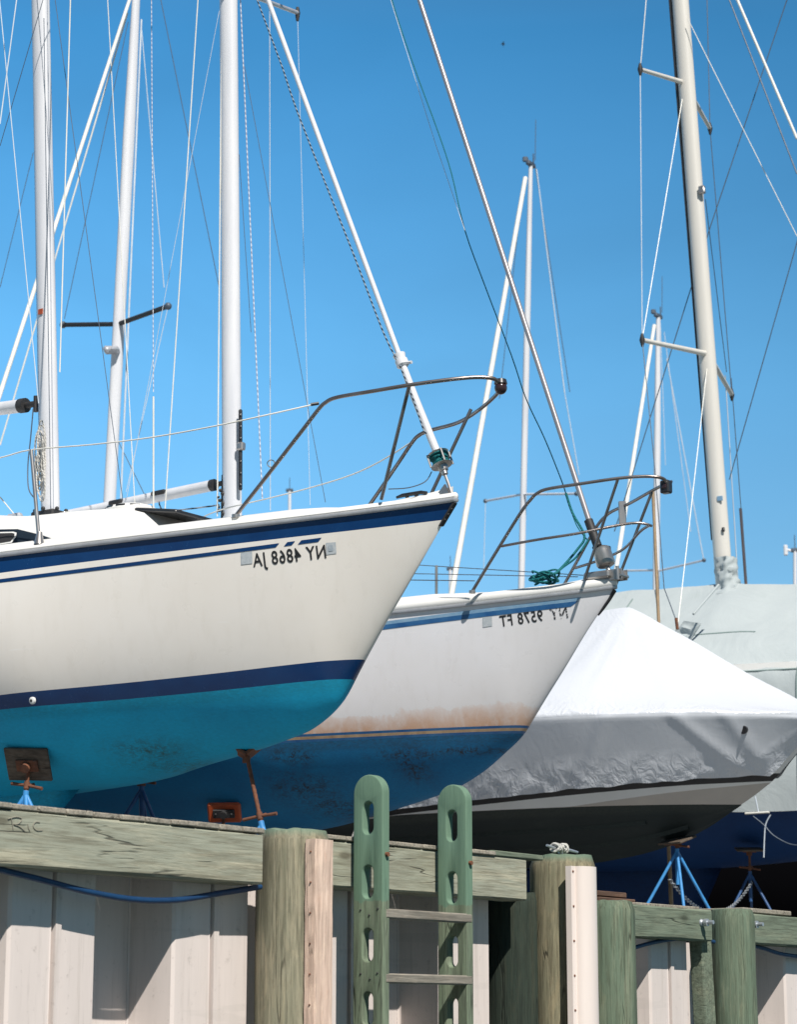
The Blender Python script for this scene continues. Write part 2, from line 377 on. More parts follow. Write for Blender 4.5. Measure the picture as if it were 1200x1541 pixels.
def watermat():
    m, t, b = nmat('harbour_water', .06)
    b.inputs['Base Color'].default_value = (.02, .06, .07, 1)
    bump(t, b, nse(t, coords(t), 1.8, 5), .5, .08); return m
M['water'] = watermat()

def worn_decal():
    m, t, b = nmat('peeling_black_decal', .5)
    b.inputs['Base Color'].default_value = (.02, .02, .024, 1)
    return m
M['decal_worn'] = worn_decal()

def ladder_mat():
    """weathered board, green paint above, bare below the paint line (local y is up)"""
    m = M['ladder']; t = m.node_tree; b = t.nodes['Principled BSDF']
    src = b.inputs['Base Color'].links[0].from_socket
    tc = t.nodes.new('ShaderNodeTexCoord'); sx = t.nodes.new('ShaderNodeSeparateXYZ'); t.links.new(tc.outputs['Object'], sx.inputs[0])
    n = nse(t, coords(t, (12, 1, 12)), 3, 5, .6)
    q = mth(t, 'MULTIPLY_ADD', n, .05); t.links.new(sx.outputs['Y'], t.nodes[-1].inputs[2])
    r = mth(t, 'GREATER_THAN', q, -.545+.025)
    g = mix(t, ramp(t, nse(t, coords(t, (9, .8, 9)), 4, 6, .6), [(.3, 0.0), (.75, 1.0)]), (.165, .265, .185), (.12, .205, .145))
    wear = ramp(t, nse(t, coords(t, (9, 1.5, 9)), 5, 8, .75), [(.62, .96), (.74, .55)])
    t.links.new(mix(t, mth(t, 'MULTIPLY', r, wear), src, g), b.inputs['Base Color'])
ladder_mat()

# ------------------------------------------------------------------ mesh helpers
class MB:
    def __init__(s): s.v = []; s.f = []; s.m = []; s.a = {}
    def add(s, vs, fs, mi=0):
        o = len(s.v); s.v += [Vector(p) for p in vs]; s.f += [tuple(i+o for i in f) for f in fs]; s.m += [mi]*len(fs)
    def grid(s, rows, mi=0, close=False, flip=False):
        o = len(s.v); n = len(rows[0])
        for r in rows: s.v += [Vector(p) for p in r]
        for i in range(len(rows)-1):
            for j in range(n if close else n-1):
                a, b = o+i*n+j, o+i*n+(j+1) % n; c, d = o+(i+1)*n+(j+1) % n, o+(i+1)*n+j
                s.f.append((a, d, c, b) if flip else (a, b, c, d)); s.m.append(mi if isinstance(mi, int) else mi[i])
    def tube(s, path, r, seg=10, mi=0, cap=True, ell=None):
        path = [Vector(p) for p in path]; n = len(path)
        if seg < 12 and max(r if isinstance(r, (list, tuple)) else [r]) > .009: seg = 12
        rs = r if isinstance(r, (list, tuple)) else [r]*n
        t0 = (path[1]-path[0]).normalized(); ref = Vector((0, 0, 1)) if abs(t0.z) < .9 else Vector((0, 1, 0))
        nx = t0.cross(ref).normalized(); rows = []
        for i, p in enumerate(path):
            if i == 0: t = t0
            elif i == n-1: t = (path[-1]-path[-2]).normalized()
            else: t = ((path[i+1]-path[i]).normalized()+(path[i]-path[i-1]).normalized()).normalized()
            nx = (nx-t*nx.dot(t)).normalized(); ny = t.cross(nx)
            rows.append([p+nx*(math.cos(2*math.pi*k/seg)*rs[i])+ny*(math.sin(2*math.pi*k/seg)*rs[i]) for k in range(seg)])
        o = len(s.v); s.grid(rows, mi, True, flip=True)
        if cap:
            s.f.append(tuple(o+k for k in range(seg))); s.m.append(mi)
            s.f.append(tuple(o+(n-1)*seg+k for k in reversed(range(seg)))); s.m.append(mi)
    def box(s, c, size, mi=0, axes=None, bevel=0):
        c = Vector(c); ax = axes or (Vector((1, 0, 0)), Vector((0, 1, 0)), Vector((0, 0, 1)))
        h = [x/2 for x in size]; bv = min(bevel, min(h)*.9)
        if bv <= 0:
            vs = [c+ax[0]*(sx*h[0])+ax[1]*(sy*h[1])+ax[2]*(sz*h[2]) for sx in (-1, 1) for sy in (-1, 1) for sz in (-1, 1)]
            s.add(vs, [(0, 1, 3, 2), (4, 6, 7, 5), (0, 4, 5, 1), (2, 3, 7, 6), (0, 2, 6, 4), (1, 5, 7, 3)], mi); return
        bm = bmesh.new(); bmesh.ops.create_cube(bm, size=1)
        for v in bm.verts: v.co = Vector((v.co.x*size[0], v.co.y*size[1], v.co.z*size[2]))
        bmesh.ops.bevel(bm, geom=bm.edges[:], offset=bv, segments=1, profile=.5, affect='EDGES')
        bm.verts.index_update()
        s.add([c+ax[0]*v.co.x+ax[1]*v.co.y+ax[2]*v.co.z for v in bm.verts], [[v.index for v in f.verts] for f in bm.faces], mi)
        bm.free()
    def ball(s, c, r, seg=14, mi=0, sc=(1, 1, 1)):
        rows = []
        for i in range(seg+1):
            a = math.pi*i/seg; rr = max(math.sin(a), 1e-4)
            rows.append([Vector(c)+Vector((rr*math.cos(2*math.pi*k/(seg*2))*r*sc[0], rr*math.sin(2*math.pi*k/(seg*2))*r*sc[1], math.cos(a)*r*sc[2])) for k in range(seg*2)])
        s.grid(rows, mi, True, flip=True)

def make(name, mb, mats, parent=None, loc=None, smooth=True, merge=0.0, sharp=35, attrs=None, local=False):
    """link one mesh; verts are world coordinates unless local"""
    if not isinstance(mats, (list, tuple)): mats = [mats]
    me = bpy.data.meshes.new(name)
    base = Vector(loc) if loc is not None else (Vector((0, 0, 0)) if parent else Vector((sum(v.x for v in mb.v)/len(mb.v), sum(v.y for v in mb.v)/len(mb.v), min(v.z for v in mb.v))))
    if parent and not local: off = wloc(parent)+base
    elif local: off = Vector((0, 0, 0))
    else: off = base
    me.from_pydata([tuple(v-off) for v in mb.v], [], mb.f)
    for m in mats: me.materials.append(m)
    me.polygons.foreach_set('material_index', mb.m)
    if smooth: me.polygons.foreach_set('use_smooth', [True]*len(me.polygons))
    if attrs:
        for k, vals in attrs.items():
            a = me.attributes.new(k, 'FLOAT', 'POINT'); a.data.foreach_set('value', vals)
    bm = bmesh.new(); bm.from_mesh(me)
    if merge: bmesh.ops.remove_doubles(bm, verts=bm.verts, dist=merge)
    bmesh.ops.recalc_face_normals(bm, faces=bm.faces)
    if smooth:
        lim = R(sharp)
        for e in bm.edges:
            if len(e.link_faces) == 2:
                fa, fb = e.link_faces
                if fa.calc_area() > 1e-9 and fb.calc_area() > 1e-9 and fa.normal.angle(fb.normal, 0) > lim: e.smooth = False
    bm.to_mesh(me); bm.free(); me.update()
    o = bpy.data.objects.new(name, me); C.objects.link(o); o.location = base
    if parent: o.parent = parent
    return o
def wloc(o):
    p = o.location.copy()
    while o.parent: o = o.parent; p = p+o.location
    return p
def thing(name, label, cat, loc, group=None):
    o = bpy.data.objects.new(name, None); C.objects.link(o); o.location = loc; o.empty_display_size = .3
    return tag(o, label, cat, group)
def tag(o, label=None, cat=None, group=None, kind=None):
    if label: o['label'] = label
    if cat: o['category'] = cat
    if group: o['group'] = group
    if kind: o['kind'] = kind
    return o
def tubeobj(name, path, r, mat, parent, seg=8, label=None):
    mb = MB(); mb.tube(path, r, seg); o = make(name, mb, mat, parent)
    if label: o['label'] = label
    return o
def sagline(p, q, sag, n=14):
    return [p.lerp(q, i/n)-Vector((0, 0, sag*4*(i/n)*(1-i/n))) for i in range(n+1)]
def smoothpath(pts, sub=6):
    pts = [Vector(p) for p in pts]; out = []
    for i in range(len(pts)-1):
        p0 = pts[max(i-1, 0)]; p1 = pts[i]; p2 = pts[i+1]; p3 = pts[min(i+2, len(pts)-1)]
        for k in range(sub):
            t = k/sub
            out.append(.5*((2*p1)+(p2-p0)*t+(2*p0-5*p1+4*p2-p3)*t*t+(3*p1-p0-3*p2+p3)*t**3))
    out.append(pts[-1]); return out
def extend_to_z(p, q, z):
    """point on the line p->q at height z"""
    return p+(q-p)*((z-p.z)/(q.z-p.z))

GZ = CAMZ+0.50                     # boatyard ground level

# ------------------------------------------------------------------ hull builder
def hull_b(B, S, K, soft=3.0, p_bow=.95, fa=2.3, fb=.5):
    def b(u, z):
        if u <= 0: return 0.0
        s, k = S(u), K(u)
        if s-k < 1e-6: return 0.0
        t = (z-k)/(s-k)
        if t <= 0: return 0.0
        tt = min(t, 1.0); m = min(max((u-.15)/soft, 0), 1)
        f1 = tt**p_bow; f2 = (1-(1-tt)**fa)**fb
        f = f1*(1-m)+f2*m
        if t > 1: f += (t-1)*.3
        return B(u)*f
    return b
def root_u(K, Lf, hi):
    a, b = 1e-5, hi
    if K(a) <= Lf(a): return 1e-5
    for _ in range(50):
        m = (a+b)/2
        if K(m) > Lf(m): a = m
        else: b = m
    return b
def build_hull(fr, name, parent, Lh, B, S, K, b, bands, nbot, mats, botmat, NU=90, scuffs=None, transom=0, refl=None, strake=None, hiu=3.0):
    """bands: list of (lower level function, sub rows, material index) from the sheer down; last one is the paint line"""
    rowsf = [(S, None)]; prev = S; mi = []
    for low, nsub, m in bands:
        for k in range(1, nsub+1):
            g = k/nsub
            rowsf.append(((lambda u, A=prev, Bl=low, g=g: A(u)*(1-g)+Bl(u)*g), None)); mi.append(m)
        prev = low
    boot = prev; u0b = root_u(K, boot, hiu)
    grid_near = []; above = []; below = []; scv = []
    qs = [(i/NU)**1.9 for i in range(NU+1)]
    for rf, _ in rowsf:
        u0 = root_u(K, rf, hiu); row = []
        for q in qs:
            u = u0+q*(Lh-u0); z = max(rf(u), K(u)); wv = b(u, z) if q > 0 else 0.0
            row.append((u, max(wv, 0), z)); above.append(max(z-boot(u), 0)); below.append(0)
            scv.append(0)
        grid_near.append(row)
    for k in range(1, nbot+1):
        g = (k/nbot); g2 = 1-(1-g)**1.35 if False else g; row = []
        for q in qs:
            u = u0b+q*(Lh-u0b); bt = max(boot(u), K(u)); z = K(u)+(bt-K(u))*(1-g2)**1.8
            if k == nbot: z = K(u); wv = 0.0
            else: wv = max(b(u, z), 0) if q > 0 else 0
            if strake and 0 < g < 1: z += strake(u, g); 
            row.append((u, wv, z)); above.append(0); below.append(bt-z)
            sv = 0
            if scuffs and q > 0:
                for (su, sz, ru, rz) in scuffs:
                    dd = ((u-su)/ru)**2+((z-sz)/rz)**2; sv = max(sv, math.exp(-dd))
            scv.append(sv)
        grid_near.append(row); mi.append(botmat)
    mb = MB(); 
    mb.grid([[fr.W(*p) for p in r] for r in grid_near], mi)
    mb.grid([[fr.W(p[0], -p[1], p[2]) for p in r] for r in grid_near], mi, flip=True)
    tr = [fr.W(*r[-1]) for r in grid_near]; tl = [fr.W(r[-1][0], -r[-1][1], r[-1][2]) for r in grid_near]
    mb.add(tr+tl[::-1], [tuple(range(len(tr)*2))], transom)
    extra = [0]*(len(tr)*2)
    o = make(name, mb, mats, parent, merge=1e-5, sharp=40, attrs={'above_boot': above*2+extra, 'below_boot': below*2+extra, 'scuff': scv*2+extra})
    return o
def deck_rows(fr, parent, Lh, B, S, inset=0.0, rise=.04, name='deck', mat=None, u0=0.02):
    mb = MB(); rows = []
    for i in range(41):
        u = u0+(Lh-u0)*(i/40)**1.4; bb = max(B(u)-inset, .002)
        rows.append([fr.W(u, bb*k, S(u)+rise*(1-k*k)) for k in (-1, -.85, -.6, -.3, 0, .3, .6, .85, 1)])
    mb.grid(rows); return make(name, mb, mat or M['deck_white'], parent)
def sheer_strip(fr, parent, Lh, B, S, prof, name, mat, u0=0.0):
    """a strip swept along the deck edge on both sides, prof = list of (out, up) offsets, closed"""
    mb = MB()
    for sgn in (1, -1):
        rows = []
        for i in range(71):
            u = u0+(Lh-u0)*(i/70)**1.8
            du = 1e-3; tb = (B(u+du)-B(max(u, 1e-3)))/du; nl = math.hypot(1, tb)
            nu, nw = -tb/nl, 1/nl                       # outward normal in (u,w)
            if i == 0: nu, nw = -.55, .0; 
            rows.append([fr.W(u+nu*a, sgn*max(B(u)+nw*a, 0), S(u)+c) for a, c in prof])
        mb.grid(rows, 0, True, flip=(sgn < 0))
        n = len(prof); o = len(mb.v)-n; mb.f.append(tuple(range(o, o+n))); mb.m.append(0)
    return make(name, mb, mat, parent, sharp=50)

# ------------------------------------------------------------------ text placed on a hull
def text_mesh(body, size=1.0, offset=0.0, spacing=1.0):
    cu = bpy.data.curves.new('t', 'FONT'); cu.body = body; cu.size = size; cu.offset = offset; cu.space_character = spacing
    cu.resolution_u = 6
    ob = bpy.data.objects.new('t', cu); C.objects.link(ob)
    dg = bpy.context.evaluated_depsgraph_get(); dg.update()
    me = bpy.data.meshes.new_from_object(ob.evaluated_get(dg))
    vs = [v.co.copy() for v in me.vertices]; fs = [tuple(p.vertices) for p in me.polygons]
    bpy.data.objects.remove(ob); bpy.data.curves.remove(cu); bpy.data.meshes.remove(me)
    return vs, fs
def hull_text(fr, b, body, px0, py0, px1, py1, capz, parent, mat, spacing=1.05, offset=.012, drop=None, lift=.003):
    """mirrored lettering whose first glyph sits at pixel 0 (bow end) and runs aft to pixel 1"""
    vs, fs = text_mesh(body, 1.0, offset, spacing)
    xmin = min(v.x for v in vs); xmax = max(v.x for v in vs); ymax = max(v.y for v in vs if True)
    if drop:            # peeled away bits
        keep = [f for f in fs if not drop(sum(vs[i].x for i in f)/len(f), sum(vs[i].y for i in f)/len(f), xmin, xmax)]
        fs = keep
    ua, wa, za = fr.surf(px0, py0, b); ub, wb, zb = fr.surf(px1, py1, b)
    mb = MB(); out = []
    for v in vs:
        t = (v.x-xmin)/(xmax-xmin); u = ua+(ub-ua)*t; z = za+(zb-za)*t+v.y/0.7*capz
        out.append(fr.W(u, b(u, z)+lift, z))
    mb.add(out, fs); return make('registration_number', mb, mat, parent, smooth=False)
def hull_patch(fr, b, pxs, parent, mat, name='sticker', lift=.003, n=4):
    """quad sticker, 4 pixel corners"""
    c = [fr.surf(x, y, b) for x, y in pxs]
    rows = []
    for i in range(n+1):
        r = []
        for j in range(n+1):
            s, t = i/n, j/n
            u = (c[0][0]*(1-s)+c[1][0]*s)*(1-t)+(c[3][0]*(1-s)+c[2][0]*s)*t
            z = (c[0][2]*(1-s)+c[1][2]*s)*(1-t)+(c[3][2]*(1-s)+c[2][2]*s)*t
            r.append(fr.W(u, b(u, z)+lift, z))
        rows.append(r)
    mb = MB(); mb.grid(rows); return make(name, mb, mat, parent)

def mast_obj(parent, p0, p1, wd, fa, mat, track=True, name='mast', side=None):
    """oval section mast from p0 to p1; wd = radius across, fa = unit aft vector"""
    ax = (p1-p0).normalized(); aft = (fa-ax*fa.dot(ax)).normalized(); lat = ax.cross(aft)
    mb = MB(); rows = []; L = (p1-p0).length
    for i in range(25):
        t = i/24; c = p0.lerp(p1, t); r = wd*(1 if t < .8 else 1-.35*(t-.8)/.2)
        rows.append([c+lat*(math.cos(a)*r)+aft*(math.sin(a)*r*1.25) for a in [2*math.pi*k/28 for k in range(28)]])
    mb.grid(rows, 0, True)
    mb.add(rows[-1], [tuple(range(28))]); mb.add(rows[0], [tuple(range(28))])
    o = make(name, mb, mat, parent, merge=1e-5)
    if track:
        tb = MB(); h = .012
        for i in range(1):
            q0 = p0+aft*(wd*1.25+.006)+ax*.3; q1 = p1+aft*(wd*.85+.006)-ax*.1
            tb.box((q0+q1)/2, (.014, .022, (q1-q0).length), axes=(lat, aft, (q1-q0).normalized()))
        make('sail_track', tb, M['alu_grey'], o)
    return o

# ------------------------------------------------------------------ jack stands
def hull_point(fr, b, px, py):
    u, w_, z = fr.surf(px, py, b); return fr.W(u, w_, z)
def jack_stand(label, top, lean, pad, col, screw=.35, rough_n=None, group='jack stands holding up the boats', legdirs=None, padrot=None, collar_drop=0.0):
    """top: contact point on the hull; lean: vector from the contact down the screw (not vertical ok)"""
    lean = Vector(lean).normalized(); apex = top+lean*(screw+.03)
    t = thing('jack_stand', label, 'boat stand', (apex.x, apex.y, GZ), group)
    sb = MB(); n = 30                                     # threaded screw
    path = [top.lerp(apex+lean*.05, i/n) for i in range(n+1)]
    sb.tube(path, [.0105+(.002 if i % 2 else 0) for i in range(n+1)], 10)
    make('screw', sb, M['rust'], t, sharp=80)
    hb = MB(); side = lean.cross(Vector((.5, 1, 0))).normalized(); f2 = side.cross(lean)
    hc = apex-lean*.02
    for k, d in enumerate((side, -side, f2*.5+side*.1)):
        e = hc+d*.105+lean*(.02 if k == 0 else -.012); hb.tube([hc, hc.lerp(e, .5), e], [.0095, .0085, .010], 8)
    hb.tube([hc-lean*.02, hc+lean*.02], .017, 10)
    make('handle_nut', hb, M['rust'], t)
    lb = MB(); lb.tube([apex+lean*.01, apex+lean*.30], .017, 12); make('centre_tube', lb, col, t)
    la = apex+lean*.03; FR = .58*(apex.z-GZ)
    for k, a in enumerate(legdirs or (R(200), R(320), R(80))):
        foot = Vector((apex.x+math.cos(a)*FR, apex.y+math.sin(a)*FR, GZ+.005))
        g = MB(); g.tube([la, foot], .0125, 8); g.box(foot+Vector((0, 0, .006)), (.07, .07, .012)); make('leg', g, col, t)
    up = -lean
    n = Vector(rough_n) if rough_n else up
    n.normalize(); a1 = n.cross(Vector((0, 0, 1)));
    if a1.length < .1: a1 = Vector((1, 0, 0))
    a1.normalize(); a2 = n.cross(a1).normalized()
    if padrot: a1, a2 = a1*math.cos(padrot)+a2*math.sin(padrot), a2*math.cos(padrot)-a1*math.sin(padrot)
    if pad == 'ply':
        g = MB(); g.box(top-n*.012, (.26, .20, .018), axes=(a1, a2, n), bevel=.003); p = make('pad', g, M['plywood'], t); p['label'] = 'square weathered plywood pad'
        g = MB(); g.box(top-n*.030, (.13, .07, .016), axes=(a1, a2, n), bevel=.003); g.tube([top-n*.035, top-n*.07], .028, 10); make('bracket', g, M['rust'], p)
    elif pad == 'orange':
        g = MB(); g.box(top-n*.016, (.235, .145, .030), axes=(a1, a2, n), bevel=.013); p = make('pad', g, M['orange'], t); p['label'] = 'orange rectangular pad'
        g = MB(); g.box(top-n*.040, (.15, .06, .018), axes=(a1, a2, n), bevel=.003); g.tube([top-n*.045, top-n*.075], .026, 10)
        for s in (-1, 1): g.ball(top-n*.052+a1*(s*.055), .008, 6)
        make('bracket', g, M['black_rubber'], p)
    elif pad == 'vee':
        g = MB()
        for s in (-1, 1):
            c = top+a1*(s*.055)+n*.0
            d = (a1*s*.8+up*.6).normalized(); nn = (up*.8-a1*s*.6).normalized()
            g.box(top+d*.06-nn*.012, (.13, .12, .02), axes=(d, nn.cross(d), nn), bevel=.004)
        g.tube([top-n*.0, top-n*.05], .022, 10)
        make('pad', g, M['rust'], t)['label'] = 'rusty vee shaped pad'
    return t

# ================================================================== SETTING
TW = math.atan2(.616, .788)        # bulkhead runs away to the right
WD = Vector((math.sin(TW), math.cos(TW), 0)); WN = Vector((math.cos(TW), -math.sin(TW), 0)); W0 = Vector((-.486, 10, 0))
def wall(s, n, z): return W0+WD*s+WN*n+Vector((0, 0, z))
def wpix(px, py, n):
    p = hitp(px, py, W0+WN*n, WN); d = p-W0; return d.dot(WD), p.z
WROT = math.atan2(WD.y, WD.x)
def flat(name, pts, z, mat):
    mb = MB(); mb.add([Vector((x, y, z)) for x, y in pts], [tuple(range(len(pts)))])
    return tag(make(name, mb, mat, smooth=False), kind='structure')
flat('water', [(-3000, -3000), (3000, -3000), (3000, 3500), (-3000, 3500)], 0.0, M['water'])
a = wall(-300, -.42, 0); b_ = wall(2.62, -.42, 0); 
g1 = wall(900, -.42, 0); far = Vector((-2200, 1500, 0))
flat('ground', [(wall(-60, -.42, 0).x, wall(-60, -.42, 0).y), (g1.x, g1.y), (-1500, 3000), (-3000, 1500)], GZ, M['gravel'])

# ---------------- sheet piling
def sheet_wall(name, label, flanges, s_first, s_last, top, nf=-.10, nr=-.33):
    """flanges: (s start, s end) of the outer pans; each pan with its web and inner pan is one panel"""
    t = thing(name, label, 'seawall', wall((s_first+s_last)/2, -.2, 0))
    cur = s_first
    for i, (fa, fb) in enumerate(flanges):
        nxt = flanges[i+1][0] if i+1 < len(flanges) else s_last
        prof = []                                         # from the web in front of the pan to the start of the next web
        mid = (fa+fb)/2
        prof += [(fa-.035, nr), (fa-.028, nr+.006), (fa-.006, nf-.012), (fa+.006, nf)]
        prof += [(mid-.020, nf), (mid-.016, nf+.003), (mid-.014, nf-.03), (mid-.002, nf-.03), (mid, nf+.012), (mid+.03, nf+.012), (mid+.036, nf)]
        prof += [(fb-.006, nf), (fb+.004, nf-.010), (fb+.010, nf-.03), (fb+.026, nr+.03), (fb+.034, nr+.006), (fb+.042, nr)]
        m2 = (fb+nxt)/2
        if nxt-fb > .25: prof += [(fb+.06, nr), (fb+.066, nr+.03), (fb+.085, nr+.035), (fb+.105, nr+.03), (fb+.111, nr)]
        prof += [(nxt-.036, nr)]
        if i == 0: prof = [(s_first, nr)]+prof
        mb = MB(); rows = [[wall(s, n, z) for s, n in prof] for z in np.linspace(-.3, top, 8)]
        mb.grid(rows)
        make('panel', mb, M['sheet'], t, sharp=30)
    return t
sA = wpix(262, 1450, -.10)[0]
TOPL = CAMZ+.66; TOPR = CAMZ+.48
fl = [(sA+.9*k, sA+.9*k+.45) for k in (-3, -2, -1, 0, 1, 2)]
sEnd = wpix(737, 1450, -.10)[0]
fl = fl[:-1]+[(fl[-1][0], sEnd)]
sheet_wall('sheet_pile_wall', 'tall corrugated pinkish vinyl sheet piling behind the ladder', fl, fl[0][0]-.45, sEnd+.60, TOPL)
r1 = wpix(981, 1500, -.10)[0]; r2 = wpix(1036, 1500, -.10)[0]; r3 = wpix(1184, 1500, -.10)[0]
sheet_wall('sheet_pile_wall', 'lower corrugated sheet piling at the right under green timbers', [(r1, r2), (r3, r3+.42), (r3+1.0, r3+1.4)], sEnd+.62, r3+2.2, TOPR)

# ---------------- timbers
def timber(name, label, cat, s0, s1, n0, n1, z0, z1, mat, group=None, bevel=.008, parent=None, seed=0):
    """board along the wall, built in its own frame with x along the board; slightly uneven edges"""
    L = s1-s0; mb = MB(); rows = []; nx = max(int(L/.04), 4)
    for i in range(nx+1):
        x = -L/2+L*i/nx
        j = lambda k: noise.noise(Vector((x*2.2+seed*3.1, k*5.3, seed)))*.004+noise.noise(Vector((x*14+seed, k*9.3, seed)))*.0012
        hn, hz = (n1-n0)/2, (z1-z0)/2; e = bevel
        rows.append([Vector((x, -(yy+j(q)*1), zz+j(q+7))) for q, (yy, zz) in enumerate([(-hn, -hz+e), (-hn+e, -hz), (hn-e, -hz), (hn, -hz+e), (hn, hz-e), (hn-e, hz), (-hn+e, hz), (-hn, hz-e)])])
    mb.grid(rows, 0, True)
    mb.add(rows[0], [tuple(range(8))]); mb.add(rows[-1], [tuple(range(8))])
    c = wall((s0+s1)/2, (n0+n1)/2, (z0+z1)/2)
    o = make(name, mb, mat, parent, loc=c, local=True, merge=1e-5, sharp=28)
    o.rotation_euler = (0, 0, WROT)
    if label: tag(o, label, cat, group)
    return o
NW = .06
def zat(px, py, n): return wpix(px, py, n)[1]
s_p1a = wpix(387, 1400, NW)[0]
zt = zat(200, 1236, NW); zb = zat(200, 1316, NW)
timber('wale_timber', 'long pale green timber beam at the left with faint scrawl', 'timber beam', -2.9, s_p1a+.03, -.09, NW, zb, zt, M['wale_wood'], 'timber beams along the seawall', seed=1)
wl_ = C.objects['wale_timber']
def stroke(pix, n=NW+.0025, r=.0020):
    P = [wall(wpix(x, y, n)[0], n, wpix(x, y, n)[1]) for x, y in pix]; mb = MB(); mb.tube(smoothpath(P, 4), r, 5)
    wr_ = make('scrawl', mb, paint('faded_marker', (.27, .25, .20), (.36, .33, .26), 40, .8)); wr_.parent = wl_
    wr_.matrix_parent_inverse = Matrix.LocRotScale(wl_.location, wl_.rotation_euler, None).inverted(); return wr_
stroke([(17, 1231), (19, 1240), (20, 1248)]); stroke([(12, 1232), (24, 1229), (33, 1232), (28, 1239), (21, 1240), (30, 1244), (38, 1251)])
stroke([(42, 1240), (43, 1246), (45, 1250)]); stroke([(60, 1237), (53, 1237), (50, 1243), (55, 1249), (64, 1249)])
s_p2a = wpix(797, 1400, NW)[0]; s_m0 = wpix(496, 1300, NW)[0]
zt2 = zat(640, 1278, NW); zb2 = zat(640, 1344, NW)
timber('wale_timber', 'pale split timber beam passing behind the ladder', 'timber beam', s_m0-.08, s_p2a-.02, -.09, NW, zb2, zt2, M['wale_wood'], 'timber beams along the seawall', seed=2)
s_r0 = wpix(950, 1380, .02)[0]; s_r1 = wpix(1066, 1380, .02)[0]; s_r2 = wpix(1134, 1390, .02)[0]
zt3 = zat(1000, 1364, .02); zb3 = zat(1000, 1412, .02)
timber('wale_timber', 'short dark green timber beam between the two bolted green piles', 'timber beam', s_r0-.05, s_r1+.04, -.10, .02, zb3, zt3, M['wale_green'], 'timber beams along the seawall', seed=3)
timber('wale_timber', 'green timber beam at the right edge beyond the last bolted pile', 'timber beam', s_r2-.05, s_r2+1.6, -.10, .02, zb3, zt3, M['wale_green'], 'timber beams along the seawall', seed=4)

# deck planks whose ends show along the top of the wales
def plank(label, s0, s1, n0, n1, z, th, mat, group, seed):
    L = s1-s0; W_ = n1-n0; mb = MB()
    mb.box((0, 0, 0), (L, W_, th), bevel=.004)
    for v in mb.v:
        v.x += noise.noise(Vector((v.x*9, v.y*6, seed)))*.003; v.z += noise.noise(Vector((v.x*9, v.y*3, seed+4)))*.003
    o = make('deck_plank', mb, mat, None, loc=wall((s0+s1)/2, (n0+n1)/2, z+th/2), local=True, sharp=40); o.rotation_euler = (0, 0, WROT)
    return tag(o, label, 'plank', group)
s = -2.75; k = 0
pl = [-2.75]
while s < s_p1a-.02:
    w_ = random.uniform(.138, .148); e = min(s+w_, s_p1a+.10)
    plank('grey plank end in the row on top of the long left beam', s, e-.005, -.75, NW+random.uniform(-.004, .012), zt+.003, .020+random.uniform(0, .003), M['plank'], 'grey planks on top of the left beam', k); s = e; k += 1
    if k > 30: break
s = s_m0-.05; k = 40
sm_end = wpix(735, 1280, NW)[0]
while s < sm_end:
    w_ = random.uniform(.16, .2); plank('dark weathered plank end on top of the beam behind the ladder', s, s+w_-.006, -.7, NW+random.uniform(0, .012), zt2+.003, .020, M['plank'], 'weathered planks on top of the ladder beam', k); s += w_; k += 1
plank('flat green painted board on top of the beam left of the tall vinyl strip', sm_end+.03, s_p2a+.12, -.5, NW+.005, zt2+.003, .025, M['wale_green'], None, 71)

def zpile(label, pxc, pytop, wpx, n, mat, group, seed, tilt=0.0, below=0.0):
    s, ztop = wpix(pxc, pytop, n); c = wall(s, n, 0); Yd = c.y
    r = wpx/2*Yd/FPX
    mb = MB(); rows = []; H = ztop+.3; nz = 60; seg = 40
    for i in range(nz+1):
        zz = -H+H*i/nz; rr = r*(1.0-.0*(i/nz))
        edge = max(0, (zz+.03)/.03); rr *= 1-.10*edge**2
        row = []
        for k in range(seg):
            a = 2*math.pi*k/seg
            d = noise.noise(Vector((math.cos(a)*1.3, math.sin(a)*1.3, zz*1.2+seed*9)))*.035+noise.noise(Vector((math.cos(a)*6, math.sin(a)*6, zz*.5+seed*5)))*.018
            row.append(Vector((math.cos(a)*rr*(1+d), math.sin(a)*rr*(1+d), zz+(noise.noise(Vector((math.cos(a)*2, math.sin(a)*2, seed)))*.012 if i == nz else 0))))
        rows.append(row)
    top = [v*1 for v in rows[-1]]
    rows.append([Vector((v.x*.8, v.y*.8, v.z+.004)) for v in top]); rows.append([Vector((v.x*.3, v.y*.3, v.z*.3+.006)) for v in top])
    mb.grid(rows, 0, True); mb.add(rows[-1], [tuple(range(seg))])
    o = make('timber_pile', mb, mat, None, loc=Vector((c.x, c.y, ztop)), local=True, merge=1e-5, sharp=60)
    o.rotation_euler = (0, tilt, seed)
    return tag(o, label, 'pile', group), s, ztop, r
GP = 'round timber piles of the seawall'
NP = .03
p1, s1_, z1_, r1_ = zpile('pale green round pile with a pinkish board, between the two pale beams', 442, 1251, 110, NP, M['pile_pale'], GP, 1)
p2, s2_, z2_, r2_ = zpile('tan cracked round pile with a smooth vinyl strip and a cleat on top', 846, 1289, 97, NP, M['pile_tan'], GP, 2)
p3, s3_, z3_, r3_ = zpile('bolted green round pile just right of the vinyl strip', 916, 1357, 78, -.02, M['pile_green'], GP, 3)
p4, s4_, z4_, r4_ = zpile('bolted green round pile between two dark green beams at the right', 1102, 1369, 67, -.02, M['pile_green'], GP, 4)
p5, s5_, z5_, r5_ = zpile('dark green shaded pile set back behind the tan pile', 778, 1345, 96, -.17, M['pile_dark'], GP, 5)

